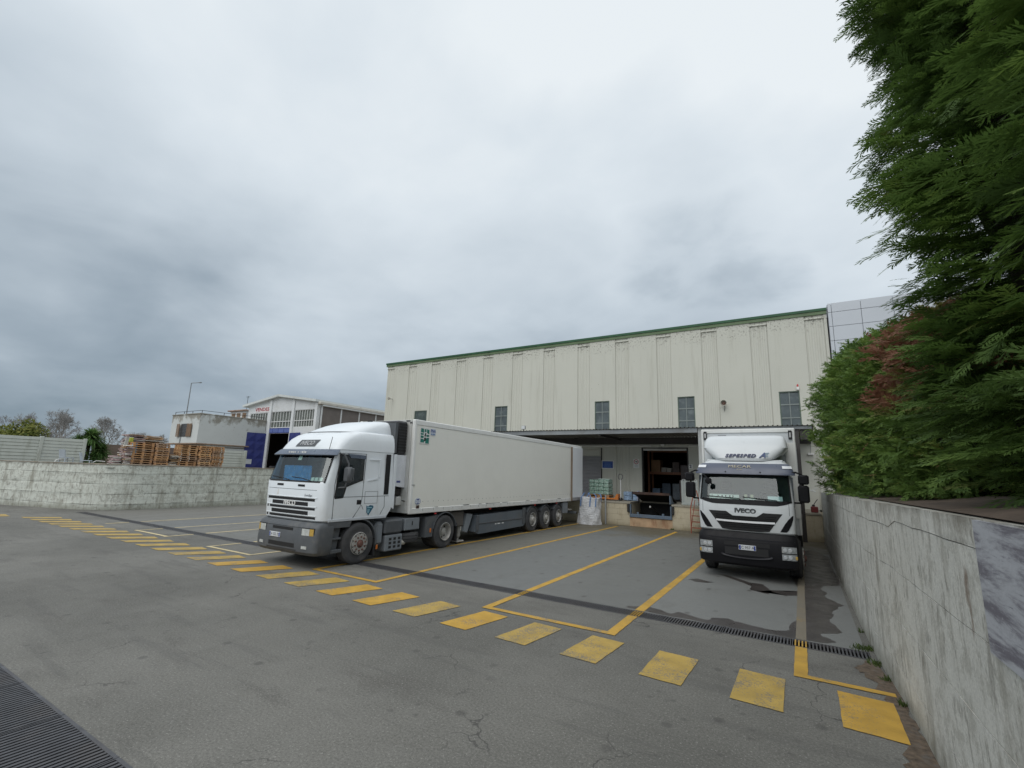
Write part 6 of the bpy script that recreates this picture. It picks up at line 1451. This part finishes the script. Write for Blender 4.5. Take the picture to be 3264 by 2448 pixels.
MB().cb(-1.3, 1.2, -.4, .4, .75, 1.25, .05).build('bed', pm('dull_red', (.26, .07, .05), .6), rb_); MB().cb(-.6, .7, -.25, .25, 1.25, 1.45, .08).build('cover', pm('pale_cover', (.45, .40, .36), .8), rb_)
for x in (-1.1, 1.0): MB().box(x - .08, x + .08, -.3, .3, 0, .75).build('leg', M_DKSTEEL, rb_)
# penthouse, antenna, lamp post
ph = thing('rooftop_hut', 'small white rooftop hut with brown windows behind the white house', 'building', (0, 0, 0))
MB().box(-64.0, -60.4, 33.6, 37, 2, 9.25).build('wall', M_WKW, ph); MB().cb(-64.3, -60.1, 33.3, 37.2, 9.25, 9.42, .04).build('roof', pm('tile_edge', (.34, .24, .19), .9, 0, .3), ph)
for a in (-63.6, -62.4, -61.1): MB().box(a, a + .8, 33.56, 33.6, 8.0, 9.0).build('window', M_SHT, ph)
an = thing('roof_antenna', 'thin television antenna above the small rooftop hut', 'antenna', (-60.2, 33.5, 9.42)); MB().tube([(0, 0, 0), (0, 0, 1.7)], .03, 5).build('mast', M_DKSTEEL, an)
for z, w in ((1.65, .45), (1.5, .3), (.3, .2)): MB().tube([(-w, 0, z), (w, 0, z)], .018, 4).build('element', M_DKSTEEL, an)
sl_ = thing('street_lamp', 'thin grey street lamp standing behind the white house', 'street lamp', (-69.9, 31, 2.1))
MB().tube([(0, 0, 0), (0, 0, 11.0)], [.10, .055], 8).build('pole', M_GREY, sl_, 40); MB().tube([(0, 0, 11.0), (1.25, .45, 11.05)], .045, 6).build('arm', M_GREY, sl_, 40); MB().cb(1.1, 1.55, .35, .60, 11.0, 11.1, .02).build('lamp_head', M_GREY, sl_)
# plastic chairs and bits along the wall
def chair(loc, rz, label):
    t = thing('plastic_chair', label, 'chair', loc, rz); w = pm('grey_plastic', (.42, .47, .52), .5)
    MB().cb(-.22, .22, -.22, .22, .40, .44, .015).build('seat', w, t); MB().prism([(.18, .42), (.22, .42), (.32, .86), (.28, .86)], 'x', -.2, .2).build('backrest', w, t)
    for x in (-.2, .2):
        for y in (-.2, .2): MB().box(x - .02, x + .02, y - .02, y + .02, 0, .40).build('leg', w, t)
chair((-34.0, 9.60, 2.12), R(200), 'grey plastic chair behind the wall in front of the slat fence')
chair((-34.0, 10.45, 2.0), R(150), 'pale plastic chair behind the wall at the end of the slat fence')
tag(MB().tube([(-34, 9.1, 2.2), (-34, 9.2, 2.42), (-34, 9.35, 2.46), (-34, 9.7, 2.42)], .025, 6).build('bent_tube', M_WHITE, None, 40), 'bent white tube lying beside the grey plastic chair', 'tube')
tag(MB().tube([(-34, 10.75, 2.33), (-34, 10.9, 2.43), (-34, 11.1, 2.42), (-34, 11.3, 2.40)], .022, 6).build('white_tube', M_WHITE, None, 40), 'bent white tube near the waste pile above the wall', 'tube')
tag(MB().cb(-46, -45.6, 28.6, 29.3, 2.12, 2.42, .08).build('black_bundle', M_BLK), 'small black bundle on the ground by the blue gate', 'bundle')
tag(MB().box(-62, -61.7, 19.3, 30, 2.1, 4.1).build('far_wall', pm('brown_wall', (.16, .12, .10), .9, 0, .2)), 'low brown wall beyond the yucca behind the waste pile', 'wall')
# ------------------------------------------------------------------ vegetation
def leaf_mat(name, stops, rough=.7, trans=.35):
    t = NT(name); a = t.n('ShaderNodeAttribute', attribute_name='tint')
    r = t.n('ShaderNodeValToRGB'); t.l(a.outputs['Fac'], r.inputs[0]); e = r.color_ramp.elements
    while len(e) < len(stops): e.new(.5)
    for q, (p, c) in zip(e, stops): q.position = p; q.color = (*c, 1)
    t.col(r.outputs[0]); t.rough(rough); t.b.inputs['Specular IOR Level'].default_value = .25
    tl = t.n('ShaderNodeBsdfTranslucent'); t.l(r.outputs[0], tl.inputs[0]); ms = t.n('ShaderNodeMixShader'); ms.inputs[0].default_value = trans
    t.l(t.b.outputs[0], ms.inputs[1]); t.l(tl.outputs[0], ms.inputs[2]); t.l(ms.outputs[0], t.out.inputs[0]); return t.m
M_CON = leaf_mat('cypress_foliage', [(0, (.076, .130, .036)), (.5, (.135, .225, .052)), (.85, (.21, .31, .072)), (.93, (.26, .25, .08)), (1, (.33, .135, .105))])
M_BARK = pm('bark', (.10, .075, .055), .95, 0, .3, 6, .6, 20)
M_TWIG = pm('bare_twigs', (.30, .295, .285), .95, 0, .2)

def frond_template(nside, seed, sub, wide=1.0):
    """narrow flat feather of scale-leaved twigs along +x, length 1; returns verts, tris"""
    r = np.random.default_rng(seed); V = []; F = []
    def sliver(p, q, w):
        p = np.array(p, float); q = np.array(q, float); d = q - p; n = np.array((-d[1], d[0], 0)); n = n / (np.linalg.norm(n) + 1e-9) * w * wide
        o = len(V); m_ = p + d * .45; V.extend([p, m_ + n * .5, q, m_ - n * .5]); F.extend([(o, o + 3, o + 1), (o + 3, o + 2, o + 1)])
    def bend(x): return -.14 * x * x
    sliver((0, 0, 0), (1.02, 0, bend(1)), .035)
    for i in range(nside):
        x = .10 + .82 * i / nside
        for s in (-1, 1):
            xx = x + (.03 if s > 0 else 0); L = (.30 * (1 - xx) ** .6 + .10) * r.uniform(.7, 1.25); a = r.uniform(.36, .66)
            p = (xx, 0, bend(xx)); q = (xx + L * math.cos(a), s * L * math.sin(a), bend(xx + L * .5) - .06 * L + r.uniform(-.03, .03))
            sliver(p, q, .040 + .03 * L)
            if sub and L > .16:
                b = np.array(p) + (np.array(q) - np.array(p)) * r.uniform(.35, .6); l2 = L * .5; a2 = (a + .45 * r.choice((-1, 1))) * s
                sliver(tuple(b), (b[0] + l2 * math.cos(a2), b[1] + l2 * math.sin(a2), b[2] - .02), .036)
    return np.array(V), np.array(F)
T_NEAR = [frond_template(7, s, True) for s in range(5)]; T_FAR = [frond_template(3, s + 10, False, 2.3) for s in range(5)]
def place_fronds(pos, dirs, ups, size, tint, templates):
    """each frond: x-axis dirs, z-axis ~ ups"""
    n = len(pos); which = rng.integers(0, len(templates), n); VV = []; FF = []; TT = []; off = 0
    x = dirs / np.linalg.norm(dirs, axis=1, keepdims=True); y = np.cross(ups, x); y /= np.linalg.norm(y, axis=1, keepdims=True); z = np.cross(x, y)
    for k, (V, F) in enumerate(templates):
        I = np.where(which == k)[0]
        if not len(I): continue
        P = (V[None, :, 0:1] * x[I][:, None, :] + V[None, :, 1:2] * y[I][:, None, :] + V[None, :, 2:3] * z[I][:, None, :]) * size[I][:, None, None] + pos[I][:, None, :]
        VV.append(P.reshape(-1, 3)); FF.append((F[None] + (np.arange(len(I)) * len(V))[:, None, None]).reshape(-1, 3) + off); off += len(I) * len(V)
        TT.append(np.repeat(tint[I], len(V)) + rng.normal(0, .03, len(I) * len(V)) * (np.repeat(tint[I], len(V)) < .88))
    return np.concatenate(VV), np.concatenate(FF), np.clip(np.concatenate(TT), 0, 1)
def conifer(label, x, y, z0, h, rx, ry, n, size, templates, dead=None, lean=(0, 0), cone=.45, bright=0.0, facing=None, base=.25, group=None):
    t = thing('cypress_tree', label, 'tree', (x, y, z0), 0, group)
    MB().tube([(0, 0, -.1), (.02, .03, h * .4), (lean[0] * .7, lean[1] * .7, h * .95)], [.13, .09, .02], 8).build('trunk', M_BARK, t, 50)
    # limbs carry clumps of sprays
    nc = n // 22
    th = rng.uniform(0, 2 * np.pi, nc)
    if facing is not None:      # more limbs on the open side
        k = rng.random(nc) < .72; th[k] = facing + rng.normal(0, .85, k.sum())
    zf = rng.uniform(.02, 1, nc) ** .95
    prof = lambda f: np.where(f < base, 1.05 - .05 * f / base, 1 - np.clip((f - base) / (1 - base), 0, 1) ** 2.2 * (1 - cone * .2) * cone / .45 * .8)
    lump = 1 + .06 * np.sin(th * 3 + zf * 9 + x * 3) + .06 * np.sin(zf * 23 + th * 2 + y) + rng.normal(0, .06, nc)
    rr = np.clip(prof(zf), .06, 1.05) * lump
    depth = 1 - np.abs(rng.normal(0, .16 if bright == 0 else .20, nc))
    cx = np.cos(th) * rx * rr * depth + lean[0] * zf; cy = np.sin(th) * ry * rr * depth + lean[1] * zf; cz = zf * h
    ctint = np.clip(.42 + bright + rng.normal(0, .17 if bright == 0 else .22, nc) + .15 * np.sin(zf * 14 + th * 3), .02, .80)
    if dead is not None:
        for (dz, dth, rad) in dead:
            d = np.sqrt(((cz - dz) / rad) ** 2 + (np.angle(np.exp(1j * (th - dth))) / .75) ** 2); ctint = np.where(d < 1, .985, np.where(d < 1.25, .92, ctint))
            depth = np.where(d < 1, depth * .85, depth)
    m = 22; I = np.repeat(np.arange(nc), m); N = len(I)
    out = np.stack([np.cos(th), np.sin(th), np.zeros(nc)], 1)[I]
    tang = np.stack([-np.sin(th), np.cos(th), np.zeros(nc)], 1)[I]
    k_ = size / .34; tl_o = rng.normal(0, .17, N); ra_o = rng.uniform(-.50, .10, N)
    droop = rng.normal(-.05, .22, nc)[I]                     # each limb has its own slope
    pos = np.stack([cx[I], cy[I], cz[I]], 1) + (tang * tl_o[:, None] + out * (ra_o - .5 * np.abs(tl_o))[:, None] + np.array([0, 0, 1.0])[None] * (ra_o * droop - .25 * np.abs(tl_o) + rng.normal(0, .045, N))[:, None]) * k_
    lift = droop + rng.normal(-.10, .16, N)
    dirs = out * 1.0 + tang * (tl_o * 2.2 + rng.normal(0, .28, N))[:, None] + np.array([0, 0, 1.0])[None] * lift[:, None]
    if bright: dirs = dirs + rng.normal(0, .45, (N, 3)) + np.array([0, 0, .25])
    ups = np.array([0, 0, 1.0])[None] + tang * rng.normal(0, .40, N)[:, None] + out * rng.normal(.62, .30, N)[:, None]
    sz = size * rng.uniform(.6, 1.25, N)
    V, F, T = place_fronds(pos, dirs, ups, sz, np.clip(ctint[I] + rng.normal(0, .07, N) * (ctint[I] < .88), 0, 1), templates)
    o = link('crown', npmesh('crown', V, F, M_CON, T), t); o['kind'] = 'stuff'
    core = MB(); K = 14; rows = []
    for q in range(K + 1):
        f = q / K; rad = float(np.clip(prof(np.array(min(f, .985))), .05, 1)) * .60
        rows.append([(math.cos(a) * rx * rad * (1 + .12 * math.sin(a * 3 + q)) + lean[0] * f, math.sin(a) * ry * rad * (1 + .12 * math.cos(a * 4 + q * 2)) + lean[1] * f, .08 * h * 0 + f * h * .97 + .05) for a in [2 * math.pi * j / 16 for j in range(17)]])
    core.grid(rows); core.build('crown_light_block', pm('dark_crown_core', (.028, .030, .014), .95, 0, .4, 6), t, 60)  # added inner shell, coloured dark, that blocks light through the crown
    return t
W_ = math.pi
gH = 'tall hedge conifers'; gL = 'lower hedge conifers'
conifer('tallest near cypress at the right edge, closest to the camera', 2.88, 1.3, 2.2, 10.5, 1.6, 1.3, 10000, .34, T_NEAR, facing=W_ * .98, group=gH)
conifer('tall near cypress right of the weathered wall, second from the camera', 2.88, 3.5, 2.2, 10.8, 1.62, 1.35, 13000, .33, T_NEAR, facing=W_ * 1.0, group=gH)
conifer('tall cypress forming the left edge of the high hedge', 2.9, 5.7, 2.2, 11.0, 1.66, 1.25, 15000, .32, T_NEAR, lean=(0, 2.6), facing=W_ * .95, group=gH, base=.5)
conifer('lower cypress with a dead reddish-brown patch', 2.55, 8.9, 2.25, 2.95, 1.45, 1.5, 9500, .22, T_FAR, bright=.14, dead=[(2.15, W_ * 1.02, .75), (2.1, W_ * 1.3, .7)], facing=W_ * 1.05, base=.75, group=gL)
lows = [(2.5, 11.3, 3.4, 'green cypress just beyond the one with the dead patch'), (2.35, 13.7, 3.9, 'green cypress in the middle of the lower hedge'), (2.25, 16.0, 4.3, 'green cypress second from the far end of the lower hedge'), (2.15, 18.2, 4.6, 'green cypress at the far end of the lower hedge above the box truck')]
for x, y, h, lab in lows: conifer(lab, x, y, 2.2, h, 1.66, 1.5, 9500, .225, T_FAR, bright=.14, facing=W_ * 1.1, base=.7, group=gL)

# bare trees beyond the yard
def bare(label, x, y, z0, h, seed, spread=.55, lev=6):
    r = np.random.default_rng(seed); S = []
    def grow(p, d, l, rad, k):
        q = p + d * l; S.append((p, q, rad, rad * .72))
        if k == 0: return
        nb = 3 if k > 1 else 5
        for _ in range(nb):
            nd = d + r.normal(0, spread, 3) + np.array([0, 0, .12]); nd /= np.linalg.norm(nd)
            grow(p + (q - p) * r.uniform(.55, 1), nd, l * r.uniform(.62, .85), max(rad * .60, .014), k - 1)
    grow(np.zeros(3), np.array([0, 0, 1.0]), h * .26, h * .018, lev)
    A = np.array([s[0] for s in S]); B = np.array([s[1] for s in S]); ra = np.array([s[2] for s in S]); rb = np.array([s[3] for s in S])
    d = B - A; u = np.cross(d, r.normal(0, 1, d.shape)); u /= np.linalg.norm(u, axis=1, keepdims=True); w = np.cross(d, u); w /= np.linalg.norm(w, axis=1, keepdims=True)
    V = []
    for P, q in ((A, ra), (B, rb)):
        for k in range(3): a = 2 * np.pi * k / 3; V.append(P + (u * math.cos(a) + w * math.sin(a)) * q[:, None])
    V = np.stack(V, 1).reshape(-1, 3); f = np.array([(0, 1, 4), (0, 4, 3), (1, 2, 5), (1, 5, 4), (2, 0, 3), (2, 3, 5)]); F = (f[None] + (np.arange(len(S)) * 6)[:, None, None]).reshape(-1, 3)
    t = thing('bare_tree', label, 'tree', (x, y, z0), 0, 'bare winter trees beyond the fence')
    nt = 6 * 4
    MB().tube([(0, 0, -.2), (0, 0, h * .2)], [h * .022, h * .018], 7).build('trunk', M_TWIG, t); o = link('crown', npmesh('crown', V, F, M_TWIG), t); o['kind'] = 'stuff'
bare('large bare tree behind the left fence, left of the fence post', -103, 23.2, 2, 10.0, 1, lev=7); bare('large bare tree behind the right end of the left fence', -99.5, 27.0, 2, 10.5, 2, lev=7); bare('wide bare tree behind the yucca', -93, 30.5, 2, 9.5, 3, .6, lev=7)
bare('small bare tree far behind the waste pile', -92, 34.0, 2, 7.8, 4, .6); bare('faint bare tree at the far left edge', -104, 17.5, 2, 7.6, 5, .6); bare('dense brown bare shrub behind the fence corner', -74, 19.2, 2, 6.0, 6, .75, lev=7); bare('thin bare tree between the waste pile and the house', -95, 38.5, 2, 7.5, 7, .6)
# evergreen bushes
M_BUSH = leaf_mat('bush_leaves', [(0, (.07, .10, .025)), (.5, (.15, .18, .04)), (1, (.26, .26, .07))])
def bush(label, x, y, z0, h, r_, n):
    t = thing('bush', label, 'bush', (x, y, z0)); MB().tube([(0, 0, 0), (0, 0, h * .5)], [.12, .06], 6).build('stem', M_BARK, t)
    d = rng.normal(0, 1, (n, 3)); d /= np.linalg.norm(d, axis=1, keepdims=True); rad = rng.uniform(.45, 1, n) ** .5 * (1 + .25 * np.sin(d[:, 0] * 5 + d[:, 2] * 4))
    c = d * rad[:, None] * np.array([r_, r_, h * .5]) + np.array([0, 0, h * .52]); s = rng.uniform(.10, .24, n)
    a = rng.normal(0, 1, (n, 3)); a /= np.linalg.norm(a, axis=1, keepdims=True); b = np.cross(a, d); b /= np.linalg.norm(b, axis=1, keepdims=True)
    V = np.stack([c - a * s[:, None], c + b * s[:, None] * .45, c + a * s[:, None], c - b * s[:, None] * .45], 1).reshape(-1, 3); f = np.array([(0, 1, 2), (0, 2, 3)]); F = (f[None] + (np.arange(n) * 4)[:, None, None]).reshape(-1, 3)
    o = link('crown', npmesh('crown', V, F, M_BUSH, np.repeat(np.clip(rng.normal(.5, .25, n) + .2 * d[:, 2], 0, 1), 4)), t); o['kind'] = 'stuff'
bush('yellow-green bush behind the left fence', -67.0, 15.5, 2.0, 4.1, 1.5, 2600); bush('low yellowish bush at the far left above the fence', -69.5, 12.6, 2.0, 3.2, 2.0, 2200); bush('pale green bush between the two yellowish bushes', -68.8, 14.2, 2.0, 3.5, 1.3, 1600)
# yucca
yu = thing('yucca_tree', 'spiky green yucca at the end of the left fence', 'tree', (-56.6, 17.35, 2.1))
M_YUC = leaf_mat('yucca_leaves', [(0, (.05, .10, .03)), (.5, (.09, .18, .05)), (1, (.18, .27, .09))])
MB().tube([(0, 0, 0), (.1, 0, 1.2), (0, .1, 2.4)], [.16, .13, .1], 7).build('trunk', M_BARK, yu)
VV = []; FF = []; TT = []; off = 0
for (cx, cy, cz, n, L) in ((0, .1, 2.3, 700, 1.55), (.3, .85, 1.2, 420, 1.25), (-.1, -.75, 1.7, 420, 1.3), (.3, .5, .5, 300, 1.1)):
    d = rng.normal(0, 1, (n, 3)); d[:, 2] = d[:, 2] * .8 + .35; d /= np.linalg.norm(d, axis=1, keepdims=True); l = L * rng.uniform(.7, 1.1, n)
    w = np.cross(d, np.array([0, 0, 1.0])); w /= np.linalg.norm(w, axis=1, keepdims=True) + 1e-9
    c = np.array([cx, cy, cz]); p0 = c + d * .1; p1 = c + d * l[:, None] * .5; p2 = c + d * l[:, None] + np.array([0, 0, -.18]) * (l ** 2)[:, None]
    V = np.stack([p0 - w * .03, p0 + w * .03, p1 - w * .06, p1 + w * .06, p2], 1).reshape(-1, 3); f = np.array([(0, 1, 3), (0, 3, 2), (2, 3, 4)])
    VV.append(V); FF.append((f[None] + (np.arange(n) * 5)[:, None, None]).reshape(-1, 3) + off); off += n * 5; TT.append(np.repeat(np.clip(rng.normal(.5, .25, n) + .2 * d[:, 2], 0, 1), 5))
o = link('crown', npmesh('crown', np.concatenate(VV), np.concatenate(FF), M_YUC, np.concatenate(TT)), yu); o['kind'] = 'stuff'
# weeds at the foot of the right wall and by the dock
M_WEED = leaf_mat('weed_leaves', [(0, (.04, .07, .02)), (1, (.10, .14, .035))])
def weeds(label, pts):
    V = []; F = []; T = []
    for (x, y, z, r_, n) in pts:
        for _ in range(n):
            a = random.uniform(0, 6.28); d = random.uniform(0, r_); bx, by = x + d * math.cos(a), y + d * math.sin(a); hh = random.uniform(.02, .09); lx, ly = random.gauss(0, .03), random.gauss(0, .03)
            o = len(V); V += [(bx - .004, by, z), (bx + .004, by + .004, z), (bx + lx * .5 + .008, by + ly * .5, z + hh * .6), (bx + lx, by + ly, z + hh)]; F += [(o, o + 1, o + 2), (o, o + 2, o + 3)]; T += [random.random()] * 4
    o = link('weeds', npmesh('weeds', np.array(V), np.array(F), M_WEED, np.array(T))); o['kind'] = 'stuff'; o['label'] = label; o['category'] = 'weeds'
weeds('small weeds along the foot of the concrete wall', [(.74, 8.9, .0, .12, 60), (.70, 9.6, .0, .10, 50), (.60, 9.55, .0, .15, 50), (.78, 8.3, .0, .06, 25), (.82, 7.5, .0, .05, 25), (.70, 10.6, 0, .05, 15), (-5.6, 24.72, .0, .1, 50)])
